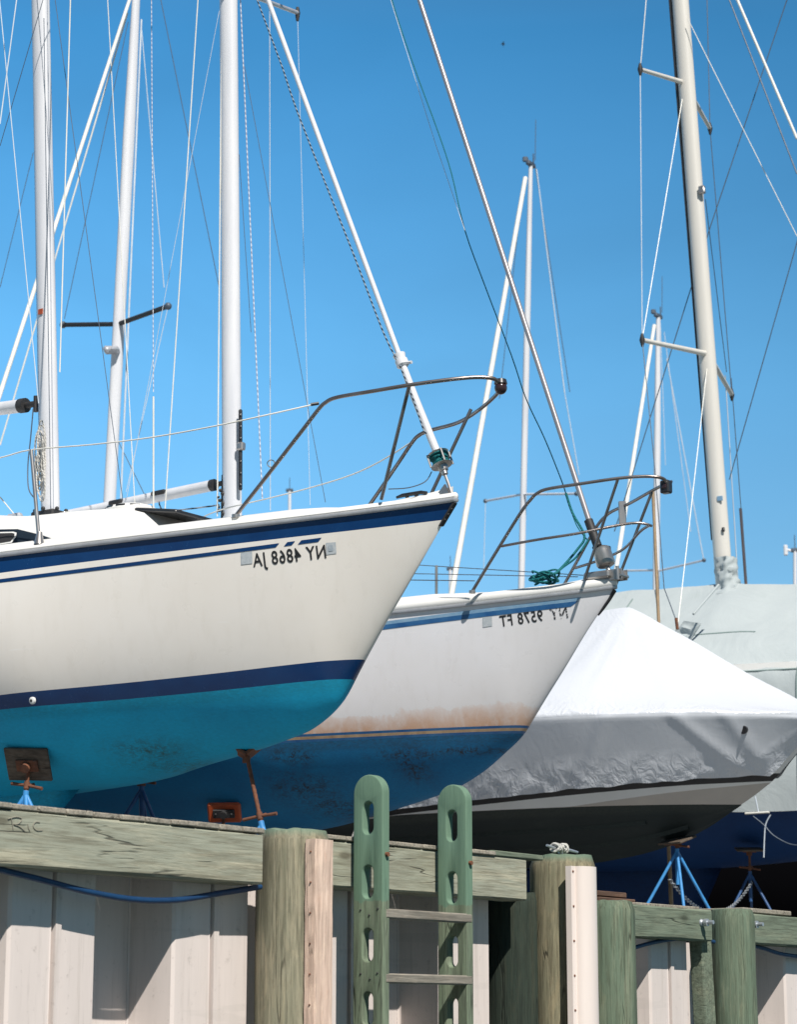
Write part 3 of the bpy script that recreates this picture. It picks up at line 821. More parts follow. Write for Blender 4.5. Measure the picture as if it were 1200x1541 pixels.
# leaning timber brace between the green piles
q0 = wpix(1056, 1404, -.06); q1 = wpix(1070, 1600, -.06)
t_ = MB(); A = wall(q0[0], -.07, q0[1]); Bp = wall(q1[0], -.07, q1[1]-.3); ax = (A-Bp).normalized()
t_.box((A+Bp)/2-Vector(((A+Bp)/2)), (.11, .08, (A-Bp).length), axes=(WD, WN, ax), bevel=.006)
o = make('timber_brace', t_, M['wale_green'], None, loc=(A+Bp)/2, local=True); tag(o, 'slanting green timber under the short dark green beam', 'timber brace')

# rub strips
def wallbox(mb, s0, s1, n0, n1, z0, z1, bevel=.004, org=Vector((0, 0, 0))):
    mb.box(wall((s0+s1)/2, (n0+n1)/2, (z0+z1)/2)-org, (abs(s1-s0), abs(n1-n0), abs(z1-z0)), axes=(WD, WN, Vector((0, 0, 1))), bevel=bevel)
nb = NP+r1_+.008
sb0 = wpix(474, 1400, nb+.035)[0]; sb1 = wpix(500, 1400, nb+.035)[0]; zb1 = zat(480, 1262, nb+.035)
t1 = thing('rub_board', 'pinkish vertical rub board nailed on the pale green pile', 'rub board', wall((sb0+sb1)/2, nb, 0))
mb = MB(); rows = []
for i in range(61):
    z = -.1+(zb1+.1)*i/60; j = noise.noise(Vector((1, 2, z*14)))*.004
    rows.append([wall(sb0+j, nb-.02, z), wall(sb0+j, nb+.033, z), wall(sb0+.004, nb+.037, z), wall(sb1, nb+.037+j*.5, z), wall(sb1+.004, nb+.03, z), wall(sb1, nb-.02, z)])
mb.grid(rows, 0, True); mb.add(rows[-1], [tuple(range(6))])
make('board', mb, M['rub_board'], t1, sharp=40)
for py in range(1282, 1541, 46):
    s, z = wpix(472, py, nb); c = wall(sb0-.001, nb+.01, z); mb = MB(); mb.ball(c, .0045, 5); make('nail', mb, M['rust'], t1)
nv = NP+r2_+.004
sv0 = wpix(872, 1400, nv+.05)[0]; sv1 = wpix(903, 1400, nv+.05)[0]; zv = zat(880, 1303, nv+.05)
t2 = thing('vinyl_strip', 'smooth pale vinyl strip fixed down the front of the tan pile', 'fender strip', wall((sv0+sv1)/2, nv, 0))
mb = MB(); rows = []
prof = [(sv0-.005, nv-.02), (sv0-.005, nv+.012), (sv0+.03, nv+.014)]
w2 = (sv1-sv0)-.03
for k in range(13):
    a = math.pi*k/12; prof.append((sv0+.03+w2*(1-math.cos(a))/2, nv+.016+.05*math.sin(a)))
prof += [(sv1, nv-.02)]
for i in range(9):
    z = -.1+(zv+.1)*i/8; rows.append([wall(a, c, z) for a, c in prof])
mb.grid(rows, 0, True); mb.add(rows[-1], [tuple(range(len(prof)))])
make('strip', mb, M['vinyl'], t2, sharp=50)
for py in range(1312, 1541, 52):
    s, z = wpix(868, py, nv); mb = MB(); mb.ball(wall(sv0+.010, nv+.013, z), .006, 5); make('screw', mb, M['rust'], t2)

# bolts
def bolt(label, px, py, n, r=.028, stub=False):
    s, z = wpix(px, py, n); c = wall(s, n, z); t = thing('bolt', label, 'bolt', c, 'large galvanised bolts on the green piles and beams')
    mb = MB(); mb.tube([c-WN*.02, c+WN*.004, c+WN*.012, c+WN*.016], [r, r, r*.75, r*.3], 18)
    make('washer', mb, M['galv'], t)
    mb = MB(); mb.tube([c, c+WN*(.075 if stub else .022)], .011, 6); 
    if stub: mb.tube([c+WN*.02, c+WN*.04], .020, 6)
    make('nut', mb, M['galv'], t)
bolt('domed galvanised bolt head on the green pile beside the vinyl strip', 947, 1380, .06)
bolt('galvanised bolt stub on the short dark green beam', 1056, 1388, .022, .02, True)
bolt('galvanised bolt with long stub on the last green pile', 1131, 1391, .055, .027, True)

# ---------------- ladder
lad = thing('ladder', 'wooden ladder with green painted uprights full of oval hand holes', 'ladder', wall(.55, .2, 0))
from math import pi
def rail_board(pxl, pxr, pytop, holes_py):
    # board plane: contains WN and z, its face looks along -WD
    nmid = .17; s, _ = wpix((pxl+pxr)/2, 1350, nmid)
    Yd = wall(s, nmid, 0).y
    zt_ = zat((pxl+pxr)/2, pytop, nmid); hw = .082
    cu = bpy.data.curves.new('r', 'CURVE'); cu.dimensions = '2D'; cu.fill_mode = 'BOTH'; cu.extrude = .019; cu.bevel_depth = .006; cu.bevel_resolution = 2
    def loop(pts):
        sp = cu.splines.new('POLY'); sp.points.add(len(pts)-1); sp.use_cyclic_u = True
        for i, p in enumerate(pts): sp.points[i].co = (p[0], p[1], 0, 1)
    top = 0.0; bot = -(zt_-.1)
    h_ = hw-.006
    outl = [(-h_, bot), (h_, bot)]+[(h_*math.cos(a), top-h_-.006+h_*math.sin(a)) for a in np.linspace(0, pi, 25)]
    loop(outl)
    for py in holes_py:
        zc = zat((pxl+pxr)/2, py, nmid)-zt_; hl = .042; rr = .035
        loop([(rr*math.cos(a), zc+hl+rr*math.sin(a)) for a in np.linspace(0, pi, 13)]+[(rr*math.cos(a), zc-hl+rr*math.sin(a)) for a in np.linspace(pi, 2*pi, 13)])
    ob = bpy.data.objects.new('r', cu); C.objects.link(ob)
    dg = bpy.context.evaluated_depsgraph_get(); dg.update()
    me = bpy.data.meshes.new_from_object(ob.evaluated_get(dg)); bpy.data.objects.remove(ob)
    me.name = 'upright'; me.materials.clear(); me.materials.append(M['ladder'])
    bm = bmesh.new(); bm.from_mesh(me); bmesh.ops.remove_doubles(bm, verts=bm.verts, dist=1e-5)
    bmesh.ops.recalc_face_normals(bm, faces=bm.faces)
    for f in bm.faces: f.smooth = True
    for e in bm.edges:
        if len(e.link_faces) == 2 and e.link_faces[0].normal.angle(e.link_faces[1].normal, 0) > R(48): e.smooth = False
    bm.to_mesh(me); bm.free()
    o = bpy.data.objects.new('upright', me); C.objects.link(o); o.parent = lad
    P = wall(s, nmid, zt_); o.location = P-wloc(lad)
    m3 = Matrix((WN, Vector((0, 0, 1)), -WD)).transposed()       # local x -> WN, y -> up, z -> -WD
    # keep it a proper rotation
    if m3.determinant() < 0: m3 = Matrix((WN, Vector((0, 0, 1)), WD)).transposed()
    o.rotation_euler = m3.to_euler(); return s, zt_
sl_, zl_ = rail_board(534, 584, 1166, [1231, 1327, 1422, 1518, 1612])
sr_, zr_ = rail_board(661, 710, 1181, [1243, 1336, 1431, 1525, 1617])
for py in (1378, 1473.5, 1568):
    z = wpix(640, py, .235)[1]
    mb = MB(); L = sr_-sl_+.02
    mb.box((0, 0, 0), (L, .045, .042), bevel=.006)
    for v in mb.v: v.z += noise.noise(Vector((v.x*3, py, 0)))*.003
    o = make('rung', mb, M['rung'], lad, loc=wall((sl_+sr_)/2+.008, .232, z)-wloc(lad), local=True); o.rotation_euler = (0, 0, WROT)

# nail heads beside the rungs
for px_, py_ in ((543, 1369), (556, 1377), (569, 1367), (543, 1465), (557, 1473), (568, 1464)):
    c = hitp(px_, py_, wall(sl_-.0255, 0, 0), WD); mb = MB(); mb.ball(c, .0048, 5); make('nail', mb, M['black_rubber'], lad)
for (px_, py_, s0_) in ((581, 1285, sl_), (706, 1298, sr_)):
    c = wall(s0_, .257, wpix(px_, py_, .257)[1]); mb = MB(); mb.tube([c-WN*.006, c+WN*.008], .010, 8); make('bolt', mb, M['rust'], lad)
# ---------------- hose, rope, cleat, boards
def wallpath(pix, n): return [wall(wpix(x, y, n)[0], n, wpix(x, y, n)[1]) for x, y in pix]
mb = MB(); mb.tube(smoothpath(wallpath([(-60, 1290), (0, 1308), (60, 1323), (130, 1341), (200, 1353), (265, 1354), (330, 1344), (392, 1334)], .0)), .0125, 10)
tag(make('hose', mb, M['blue_rope']), 'thick blue hose sagging under the long left beam', 'hose')
mb = MB(); mb.tube(smoothpath(wallpath([(948, 1428), (975, 1420), (1005, 1414), (1040, 1411), (1075, 1417)], -.05)), .011, 8)
tag(make('hose', mb, M['blue_rope']), 'thin blue hose under the short dark green beam', 'hose')
mb = MB(); mb.tube(smoothpath(wallpath([(1120, 1420), (1150, 1427), (1180, 1436), (1230, 1442)], -.05)), .012, 8)
tag(make('hose', mb, M['blue_rope']), 'blue hose hanging at the right edge past the last pile', 'hose')
cp = wall(s2_-.03, NP+.02, z2_+.012)
t = thing('cleat', 'small galvanised cleat on top of the tan pile', 'cleat', cp)
mb = MB(); mb.tube([cp+WD*-.01+Vector((0, 0, 0)), cp+WD*-.01+Vector((0, 0, .03))], .012, 8); mb.tube([cp+WD*-.13+Vector((0, 0, .034)), cp+WD*-.06+Vector((0, 0, .024)), cp+WD*.05+Vector((0, 0, .024)), cp+WD*.14+Vector((0, 0, .016))], [.006, .008, .008, .006], 8)
make('horn', mb, M['galv'], t)
mb = MB(); pts = []
for i in range(120):
    a = i*.42; pts.append(cp+WD*(-.02+.045*math.sin(a*.31))+WN*(.022*math.cos(a))+Vector((0, 0, .026+.017*math.sin(a)+.005*math.sin(a*.17))))
mb.tube(pts, .0065, 6); tag(make('rope', mb, M['grey_rope']), 'white rope knotted round the small cleat on the tan pile', 'rope')
# boards lying at the lower level
def board_px(label, px0, px1, py, n0, n1, th, mat, seed, lift=0.0):
    s0, z = wpix(px0, py, n1); s1 = wpix(px1, py, n1)[0]
    mb = MB(); mb.box((0, 0, 0), (s1-s0, n1-n0, th), bevel=.004)
    o = make('loose_board', mb, mat, None, loc=wall((s0+s1)/2, (n0+n1)/2, z+th/2), local=True); o.rotation_euler = (0, 0, WROT+random.uniform(-.03, .03))
    return tag(o, label, 'board', 'loose boards on the lower beams')
board_px('brown board at the bottom of the short stack beside the vinyl strip', 903, 957, 1357, -.5, -.20, .028, M['plank_brown'], 1)
board_px('shorter brown board on top of the stack beside the vinyl strip', 900, 944, 1347.5, -.5, -.22, .028, M['plank_brown'], 2)
board_px('thin grey board lying on the short dark green beam', 962, 1052, 1362.5, -.4, -.02, .018, M['plank'], 3)
board_px('pale grey board lying past the last green pile', 1118, 1192, 1372, -.45, -.06, .026, M['plank'], 4)

# ================================================================== BOAT 1
TH = R(36)
F1 = Frame(687, 753, 12.0, TH)
def Bfun(bm, um, L, tail=.78, p=.92):
    def B(u):
        if u <= 0: return 0.0
        if u < um: return bm*(1-(1-u/um)**2)**p
        q = (u-um)/(L-um); return bm*(1-(1-tail)*q*q)
    return B
L1 = 8.2
B1 = Bfun(1.28, 4.5, L1, p=1.1)
bf1 = lambda u, z: B1(u)
def sheer_from(fr, B, pix, extra, deg=2):
    pts = []
    for x, y in pix:
        u, w_, z = fr.surf(x, y, lambda u, z: B(u)); pts.append((u, z))
    zlast = pts[-1][1]
    return pts
sp = sheer_from(F1, B1, [(687, 753), (640, 759), (580, 766), (520, 773), (440, 782), (400, 786), (320, 795), (240, 806), (160, 817), (80, 827), (0, 838)], None)
print('BOAT1 sheer', [(round(a, 2), round(b-CAMZ, 3)) for a, b in sp])
ul, zl = sp[-1]
S1 = poly(sp+[(L1*.75, zl-.03), (L1, zl+.0)], 3)
stem1 = [(687, 754), (662, 797), (605, 895), (575, 945), (548, 992), (531, 1022), (508, 1062), (483, 1086), (458, 1102), (420, 1116), (383, 1128), (335, 1141), (287, 1153), (250, 1163), (213, 1173), (132, 1186)]
kp = [F1.uz(x, y, 0) for x, y in stem1]; kp[0] = (0.0, S1(0)-.0)
kp = [kp[0]]+[q for q in kp[1:]]
print('BOAT1 keel', [(round(a, 2), round(b-CAMZ, 3)) for a, b in kp])
kl = kp[-1]
K1 = pchip(kp+[(kl[0]+1.2, kl[1]-.03), (L1*.85, kl[1]+.18), (L1, kl[1]+.42)])
b1 = hull_b(B1, S1, K1, soft=2.2, p_bow=.70, fa=3.0, fb=.50)
def level(fr, b, pix, deg=1):
    pts = []
    for x, y in pix:
        u, w_, z = fr.surf(x, y, b); pts.append((u, z))
    return poly(pts, deg)
stripe = level(F1, b1, [(664, 783), (560, 794.5), (440, 808.5), (320, 822), (200, 837), (100, 849.5), (0, 862)], 2)
pinT = level(F1, b1, [(485, 809), (424, 817), (400, 820.5), (320, 830.5), (200, 846), (100, 859), (0, 871.5)], 2)
boott = level(F1, b1, [(548, 992), (400, 1006), (300, 1015), (150, 1031), (0, 1046)], 2)
bootb = level(F1, b1, [(531, 1022), (400, 1033), (300, 1041), (150, 1055), (0, 1068)], 2)
print('levels at u=1,3', stripe(1)-CAMZ, pinT(1)-CAMZ, boott(1)-CAMZ, bootb(1)-CAMZ, stripe(3)-CAMZ, boott(3)-CAMZ, bootb(3)-CAMZ)
boat1 = thing('sailboat', 'white sailboat with navy stripes and turquoise bottom, nearest bow', 'sailboat', F1.W(4, 0, GZ), 'sailboats stored on land')
scf = []
for (x, y, ru, rz) in [(262, 1151, .22, .03), (225, 1128, .2, .05)]:
    u, w_, z = F1.surf(x, y, b1); scf.append((u, z, ru, rz))
hull1 = build_hull(F1, 'hull', boat1, L1, B1, S1, K1, b1, [(lambda u: stripe(u), 3, 1), (lambda u: boott(u), 14, 0), (lambda u: bootb(u), 2, 1)], 22,
                   [M['white_gel'], M['navy'], M['antifoul_turq']], 2, scuffs=scf)
# thin pin stripe and dashes
def ribbon(fr, b, ua, ub, ztop, zbot, parent, mat, name='pin_stripe', n=40, lift=.0025, slant=0.0):
    mb = MB(); rows = []
    for i in range(n+1):
        t = i/n; u = ua+(ub-ua)*t; r = []
        for k in (0, .5, 1):
            uu = u+slant*k; z = ztop(uu)*(1-k)+zbot(uu)*k; r.append(fr.W(uu, b(uu, z)+lift, z))
        rows.append(r)
    mb.grid(rows); return make(name, mb, mat, parent)
pu = lambda x, y: F1.surf(x, y, b1)[0]
pT = lambda u: pinT(u); pB = lambda u: pinT(u)-.020
ribbon(F1, b1, pu(421, 819), L1-.4, pT, pB, boat1, M['navy'], slant=.02, n=60)
for xa, xb, ya in ((445, 433, 816), (485, 454, 812)):
    ribbon(F1, b1, pu(xa, ya), pu(xb, ya), pT, pB, boat1, M['navy'], slant=.02, n=4)
# deck edge: dark rub line with white lip over it
sheer_strip(F1, boat1, L1, B1, S1, [(-.01, -.012), (.012, -.014), (.020, -.006), (.020, .004), (-.01, .006)], 'rub_rail', M['alu_grey'], 0)
sheer_strip(F1, boat1, L1, B1, S1, [(-.05, .005), (.012, .006), (.019, .014), (.016, .028), (-.002, .040), (-.05, .043)], 'toe_rail', M['deck_white'], 0)
deck_rows(F1, boat1, L1, B1, lambda u: S1(u)+.035, inset=.03)
u525 = F1.surf(524, 765, bf1)[0]
def lip(u0, name='side_deck_step', hh=.075):
    mb = MB()
    for sg in (1, -1):
        rows = []
        for i in range(50):
            u = u0+(L1-.3-u0)*i/49; k = min(1, i/1.5); h = .045+(hh-.045)*k
            rows.append([F1.W(u, sg*(B1(u)-a), S1(u)+c) for a, c in [(.035, .035), (.04, h-.012), (.06, h), (.35, h+.012), (.36, .03)]])
        mb.grid(rows, flip=(sg < 0)); mb.add(rows[0], [tuple(range(5))])
    return make(name, mb, M['deck_white'], boat1)
lip(u525)
# cabin: low trunk with a sloping front
uc0, zc0 = F1.uz(292, 788, .15); uc1, zc1 = F1.uz(245, 778, .2); 
um0, zm0 = F1.uz(75, 777, 0)
cab = [(u525+.15, .02), (uc0, .10), (uc1, zc1-S1(uc1)), (F1.uz(170, 772, .35)[0], F1.uz(170, 772, .35)[1]-S1(F1.uz(170, 772, .35)[0])), (F1.uz(60, 779, .5)[0], F1.uz(60, 779, .5)[1]-S1(F1.uz(60, 779, .5)[0])), (F1.uz(-30, 782, .5)[0], F1.uz(-30, 782, .5)[1]-S1(F1.uz(-30, 782, .5)[0])), (7.0, .45)]
print('cabin', [(round(a, 2), round(b, 3)) for a, b in cab])
ch = pchip(cab)
mb = MB(); rows = []
def cabw(u): return max(min(B1(u)-.30, .25+.35*(u-cab[0][0])), .05)
for i in range(60):
    u = cab[0][0]+(7.0-cab[0][0])*i/59; h = ch(u); cw = cabw(u)
    prof = [(1, .02), (.97, .35*h+.02), (.92, .72*h+.02), (.85, .9*h+.02), (.7, .97*h+.02), (.35, h+.02), (0, h+.025)]
    rows.append([F1.W(u, cw*k, S1(u)+z) for k, z in prof]+[F1.W(u, -cw*k, S1(u)+z) for k, z in prof[-2::-1]])
mb.grid(rows); mb.add(rows[-1], [tuple(range(13))]); mb.add(rows[0], [tuple(range(13))])
cabin = make('cabin', mb, M['deck_white'], boat1, sharp=50)
def cab_surf(px, py):
    d = ray(px, py)
    for t in np.arange(11, 20, .004):
        u, w_, z = F1.loc(ORG+d*t)
        if u < cab[0][0]: continue
        h = ch(u); cw = cabw(u); rel = (z-S1(u)-.02)/h
        lim = cw*np.interp(rel, [0, .35, .72, .9, .97, 1.0], [1, .97, .92, .85, .7, .35])
        if w_ <= lim: return u, lim, z
    return u, w_, z
# cabin window: dark glass wrapping the forward end, with a lighter framed port
def cab_patch(pix_t, pix_b, mat, name, parent, lift=.006, label=None):
    mb = MB(); rt = []; rb = []
    for x, y in pix_t: u, w_, z = cab_surf(x, y); rt.append((u, w_, z))
    for x, y in pix_b: u, w_, z = cab_surf(x, y); rb.append((u, w_, z))
    rows = []
    for k in (0, .5, 1):
        rows.append([F1.W(a[0]*(1-k)+b[0]*k, (a[1]*(1-k)+b[1]*k)+lift, a[2]*(1-k)+b[2]*k) for a, b in zip(rt, rb)])
    mb.grid(rows); o = make(name, mb, mat, parent)
    if label: o['label'] = label
    return o
win = cab_patch([(-40, 796), (0, 797), (28, 796.5), (50, 802), (66, 806), (80, 811)], [(-40, 828), (0, 823), (28, 820), (50, 817.5), (66, 816), (80, 813)], M['glass_dark'], 'window', cabin)
cab_patch([(-30, 803), (0, 801), (22, 800.5), (27, 802)], [(-30, 822), (0, 820), (20, 817), (26, 808)], M['deck_white'], 'port_frame', win, .009)
cab_patch([(-30, 805), (0, 803), (20, 802.5), (24.5, 803.5)], [(-30, 820), (0, 818), (18.5, 815), (24, 808)], M['black_rubber'], 'port_glass', win, .012)
# hatch and vent on the cabin top
hp = F1.pw(258, 779, .2); mb = MB(); mb.box(hp+Vector((0, 0, .01)), (.42, .40, .022), axes=(F1.aft, F1.near, Vector((0, 0, 1))), bevel=.006)
for v in mb.v: v.z += -(v-hp).dot(-F1.aft)*.16
make('hatch', mb, M['black'], cabin)
vp = F1.pw(197, 770, .3); mb = MB(); rows = []
for z, r in ((-.03, .150), (.0, .150), (.006, .142), (.020, .13), (.034, .085), (.042, .05)):
    rows.append([vp+F1.aft*(math.cos(a)*r*1.1)+F1.near*(math.sin(a)*r)+Vector((0, 0, z)) for a in [2*pi*k/28 for k in range(28)]])
mb.grid(rows, 0, True); mb.add(rows[-1], [tuple(range(28))]); vent = make('vent', mb, M['deck_white'], cabin)
mb = MB()
for a in np.linspace(-.9, .9, 4):
    c = vp+(F1.near*math.cos(a)+F1.aft*math.sin(a))*.138; tn = (F1.aft*math.cos(a)-F1.near*math.sin(a))
    mb.box(c+Vector((0, 0, .012)), (.055, .01, .010), axes=(tn, tn.cross(Vector((0, 0, 1))), Vector((0, 0, 1))))
make('vent_slot', mb, M['black'], vent)
# keel fin
def fin(fr, parent, u0, u1, ztop, zbot, rake, mat, thick=.09, bulb=False):
    mb = MB(); rows = []
    for k in range(9):
        g = k/8; z = ztop*(1-g)+zbot*g; a = u0+rake*g; c = (u1-u0)*(1-.25*g)
        pr = []
        for i in range(25):
            x = i/12 if i <= 12 else (24-i)/12; sg = 1 if i <= 12 else -1
            yt = thick*(2.97*math.sqrt(max(x, 0))-1.26*x-3.5*x**2+2.84*x**3-1.05*x**4)*.5
            pr.append(fr.W(a+x*c, sg*yt, z))
        rows.append(pr)
    mb.grid(rows, 0, True); mb.add(rows[-1], [tuple(range(25))]); mb.add(rows[0], [tuple(range(25))])
    return make('keel', mb, mat, parent, sharp=60)
uk, zk = F1.uz(131, 1186, 0); uk2, zk2 = F1.uz(104, 1217, 0)
fin(F1, boat1, uk, uk+1.7, zk+.05, GZ+.06, (uk2-uk)/(zk-zk2)*(zk-GZ-.06), M['antifoul_turq'], .14)
# registration
hull_text(F1, b1, 'NY 4868 JA', 492, 833, 383, 851, .0, boat1, M['decal']) if False else None
CAP1 = 19.5*12.5/FPX
hull_text(F1, b1, 'NY 4868 JA', 492, 839.5, 382, 853, CAP1, boat1, M['decal'], spacing=1.12, offset=.014)
hull_patch(F1, b1, [(491, 817), (506, 816), (507, 833), (492, 835)], boat1, M['sticker'])
hull_patch(F1, b1, [(495, 821), (502, 820.5), (502.5, 829), (495.5, 830)], boat1, M['sticker_edge'], 'sticker_mark', .005)
hull_patch(F1, b1, [(363, 832), (380, 830), (380.5, 848), (363.5, 850)], boat1, M['sticker'])
# through hull fitting
u, w_, z = F1.surf(50, 1054, b1); c = F1.W(u, w_, z); nn = F1.near*.98+Vector((0, 0, -.15))
mb = MB(); mb.tube([c, c+nn*.012, c+nn*.016], [.021, .020, .014], 20); o = make('through_hull_fitting', mb, M['deck_white'], boat1)
mb = MB(); mb.tube([c+nn*.010, c+nn*.018], [.009, .008], 12); make('drain_hole', mb, M['black'], o)
# bow fitting: bolt plate on the stem, chainplate on deck
bw = F1.W(-.0, 0, S1(0)+.03)
mb = MB()
for x, y in ((681, 766), (676, 774), (671, 782)):
    c = F1.pw(x-1, y, .012); mb.ball(c, .006, 6)
p_, q_ = F1.pw(685, 757, .0), F1.pw(664, 792, .0)
mb.box((p_+q_)/2+F1.near*.001, (.020, .03, (p_-q_).length), axes=(F1.aft, F1.near, (p_-q_).normalized()), bevel=.003)
make('stem_plate', mb, M['black_rubber'], boat1)
mb = MB(); c = F1.pw(676, 742, 0); mb.add([c+F1.aft*.10+Vector((0, 0, -.03)), c+F1.aft*-.02+Vector((0, 0, -.03)), c+F1.aft*.02+Vector((0, 0, .05))]+[v+F1.near*.012 for v in (c+F1.aft*.10+Vector((0, 0, -.03)), c+F1.aft*-.02+Vector((0, 0, -.03)), c+F1.aft*.02+Vector((0, 0, .05)))], [(0, 1, 2), (3, 5, 4), (0, 3, 4, 1), (1, 4, 5, 2), (2, 5, 3, 0)])
make('chainplate', mb, M['steel'], boat1)
# deck cleat
c = F1.pw(620, 745, .03)
mb = MB(); mb.tube([c-F1.aft*.1, c-F1.aft*.06+Vector((0, 0, .006)), c+F1.aft*.06+Vector((0, 0, .006)), c+F1.aft*.1], [.007, .011, .011, .007], 8)
for k in (-.03, .03): mb.tube([c+F1.aft*k, c+F1.aft*k-Vector((0, 0, .05))], .010, 8)
make('cleat', mb, M['black'], boat1)

# pulpit
def mirror(fr, p): u, w_, z = fr.loc(p); return fr.W(u, -w_, z)
def fillet(pts, r=.08, n=6):
    out = [pts[0]]
    for i in range(1, len(pts)-1):
        a, b, c = pts[i-1], pts[i], pts[i+1]; d1 = (a-b); d2 = (c-b); k = min(r, d1.length*.45, d2.length*.45)
        p, q = b+d1.normalized()*k, b+d2.normalized()*k
        for j in range(n+1):
            t = j/n; out.append(p*(1-t)**2+b*2*t*(1-t)+q*t*t)
    out.append(pts[-1]); return out
def pulpit(fr, parent, near_pts, legs, mids, tiprad=.0108):
    pul = None; mb = MB()
    near = [fr.pw(x, y, w_) for x, y, w_ in near_pts]
    full = near+[mirror(fr, p) for p in near[-2::-1]]
    foot = near[0]; mb.tube(smoothpath(full, 5), tiprad, 10)
    pul = make('pulpit', mb, M['rail_steel'], parent)
    for (x0, y0, w0, x1, y1, w1) in legs:
        a, b = fr.pw(x0, y0, w0), fr.pw(x1, y1, w1)
        for pa, pb in ((a, b), (mirror(fr, a), mirror(fr, b))): tubeobj('leg', [pa, pb], tiprad*.92, M['rail_steel'], pul, 10)
    if mids:
        nm = [fr.pw(x, y, w_) for x, y, w_ in mids]; fm = nm+[mirror(fr, p) for p in nm[-2::-1]]
        tubeobj('mid_rail', smoothpath(fm, 5), tiprad*.85, M['rail_steel'], pul, 10)
    for q in (near[0], mirror(fr, near[0])):
        b = MB(); b.tube([q-Vector((0, 0, .012)), q+Vector((0, 0, .006))], .022, 12); make('foot', b, M['steel'], pul)
    return pul, near
bfoot = B1(F1.uz(355, 776, .62)[0])-.06
print('pulpit foot w', bfoot)
pul1, near1 = pulpit(F1, boat1, [(355, 776, .47), (410, 706, .455), (455, 648, .44), (478, 618, .432), (490, 606, .43), (508, 598, .43), (560, 589, .40), (620, 579, .315), (680, 571, .205), (715, 568, .125), (738, 569, .07), (748, 573, .035), (753, 582, .0)],
                         [(616, 581, .29, 574, 752, .19)], None)
c = F1.pw(754, 584, -.0)
mb = MB(); mb.ball(c, .034, 12, sc=(1, 1, 1.05)); lt = make('bow_light', mb, M['maroon'], boat1)
mb = MB(); mb.tube([c+Vector((0, 0, .022)), c+Vector((0, 0, .046))], [.036, .030], 14); make('light_cap', mb, M['black'], lt)
c = F1.pw(408, 701, .455); mb = MB(); mb.tube([c+Vector((.02*math.cos(a), 0, .012+.02*math.sin(a))) for a in np.linspace(0, 2*pi, 16)], .003, 6); make('shackle', mb, M['steel'], boat1)

# stanchion and lifelines
tubeobj('stanchion', [F1.pw(59, 816, .90), F1.pw(47, 677, .90)], .011, M['steel'], boat1, 10)
mb = MB(); c = F1.pw(59, 814, .90); mb.tube([c-Vector((0, 0, .02)), c+Vector((0, 0, .05))], [.03, .015], 12); make('stanchion_base', mb, M['steel'], boat1)
ll = [F1.pw(480, 607, .43), F1.pw(400, 625, .62), F1.pw(320, 642, .72), F1.pw(230, 658, .80), F1.pw(140, 669, .86), F1.pw(47, 677, .90), F1.pw(0, 689, .94), F1.pw(-90, 708, 1.0)]
tubeobj('lifeline', smoothpath(ll, 4), .0042, M['vinyl_line'], boat1, 6)
fl_ = [(636, 654, -.43), (600, 678, -.48), (560, 701, -.60), (520, 718, -.66), (460, 736, -.74), (400, 751, -.82), (330, 768, -.90), (290, 786, -.95)]
tubeobj('lifeline', smoothpath([F1.pw(*q) for q in fl_], 4), .0042, M['vinyl_line'], boat1, 6)
mb = MB(); a_, b_2 = F1.pw(480, 607, .43), F1.pw(468, 609, .46); mb.tube([a_, b_2], .009, 8); make('lifeline_fitting', mb, M['black'], boat1)

# mast, boom, furler
m1b = F1.pw(76, 777, 0); m1t = extend_to_z(m1b, F1.pw(61, 0, 0), CAMZ+11.6)
mast1 = mast_obj(boat1, m1b, m1t, .052*m1b.y/14, F1.aft, M['alu'])
print('mast1', F1.loc(m1b), 'Y', m1b.y)
mb = MB(); mb.box(m1b-Vector((0, 0, .0)), (.19, .16, .05), axes=(F1.aft, F1.near, Vector((0, 0, 1))), bevel=.01)
for k in range(7):
    a = k*.9; c = m1b+F1.aft*(.10*math.cos(a))+F1.near*(.09*math.sin(a))+Vector((0, 0, .03)); mb.ball(c, .013, 6)
make('mast_step', mb, M['black_rubber'], boat1)
tubeobj('halyard', [F1.pw(80.5, 765, .072), F1.pw(71, 0, .072)], .0028, M['alu_grey'], mast1, 6)
c0 = F1.pw(61, 469, .055*m1b.y/14+.002); mb = MB(); mb.box(c0, (.04, .006, .035), axes=(F1.aft, F1.near, Vector((0, 0, 1))), bevel=.002); make('sticker', mb, M['orange'], mast1)
bo0 = F1.pw(54, 608, 0); bo1 = F1.pw(0, 615, 0); bo2 = bo0+(bo1-bo0).normalized()*3.2
mb = MB(); d_ = (bo2-bo0).normalized(); mb.tube([bo0+d_*.10, bo2], .042, 18); boom1 = make('boom', mb, M['alu'], boat1)
mb = MB(); mb.tube([bo0+d_*.085, bo0+d_*.135], .046, 14); mb.tube([bo0+d_*.0, bo0+d_*.10], .020, 10); mb.tube([bo0+Vector((0, 0, .05)), bo0-Vector((0, 0, .05))], .016, 10); make('gooseneck', mb, M['black_rubber'], boom1)
# coils of halyard tail on the mast
mb = MB(); pts = []
for i in range(170):
    a = i*.40; k = i/170
    px_ = 60+5.5*math.sin(a*1.0)+3*math.sin(a*.23); py_ = 655+80*(k)+26*math.cos(a)
    pts.append(F1.pw(px_, py_, .075+.025*math.sin(a*.7)))
mb.tube(pts, .0048, 6); make('halyard_coil', mb, M['grey_rope'], mast1)
tubeobj('vang_rope', smoothpath([F1.pw(50, 615, .03), F1.pw(46, 660, .03), F1.pw(42, 700, .03), F1.pw(43, 735, .05), F1.pw(52, 750, .05)], 4), .004, M['wire_dark'], boom1, 6)

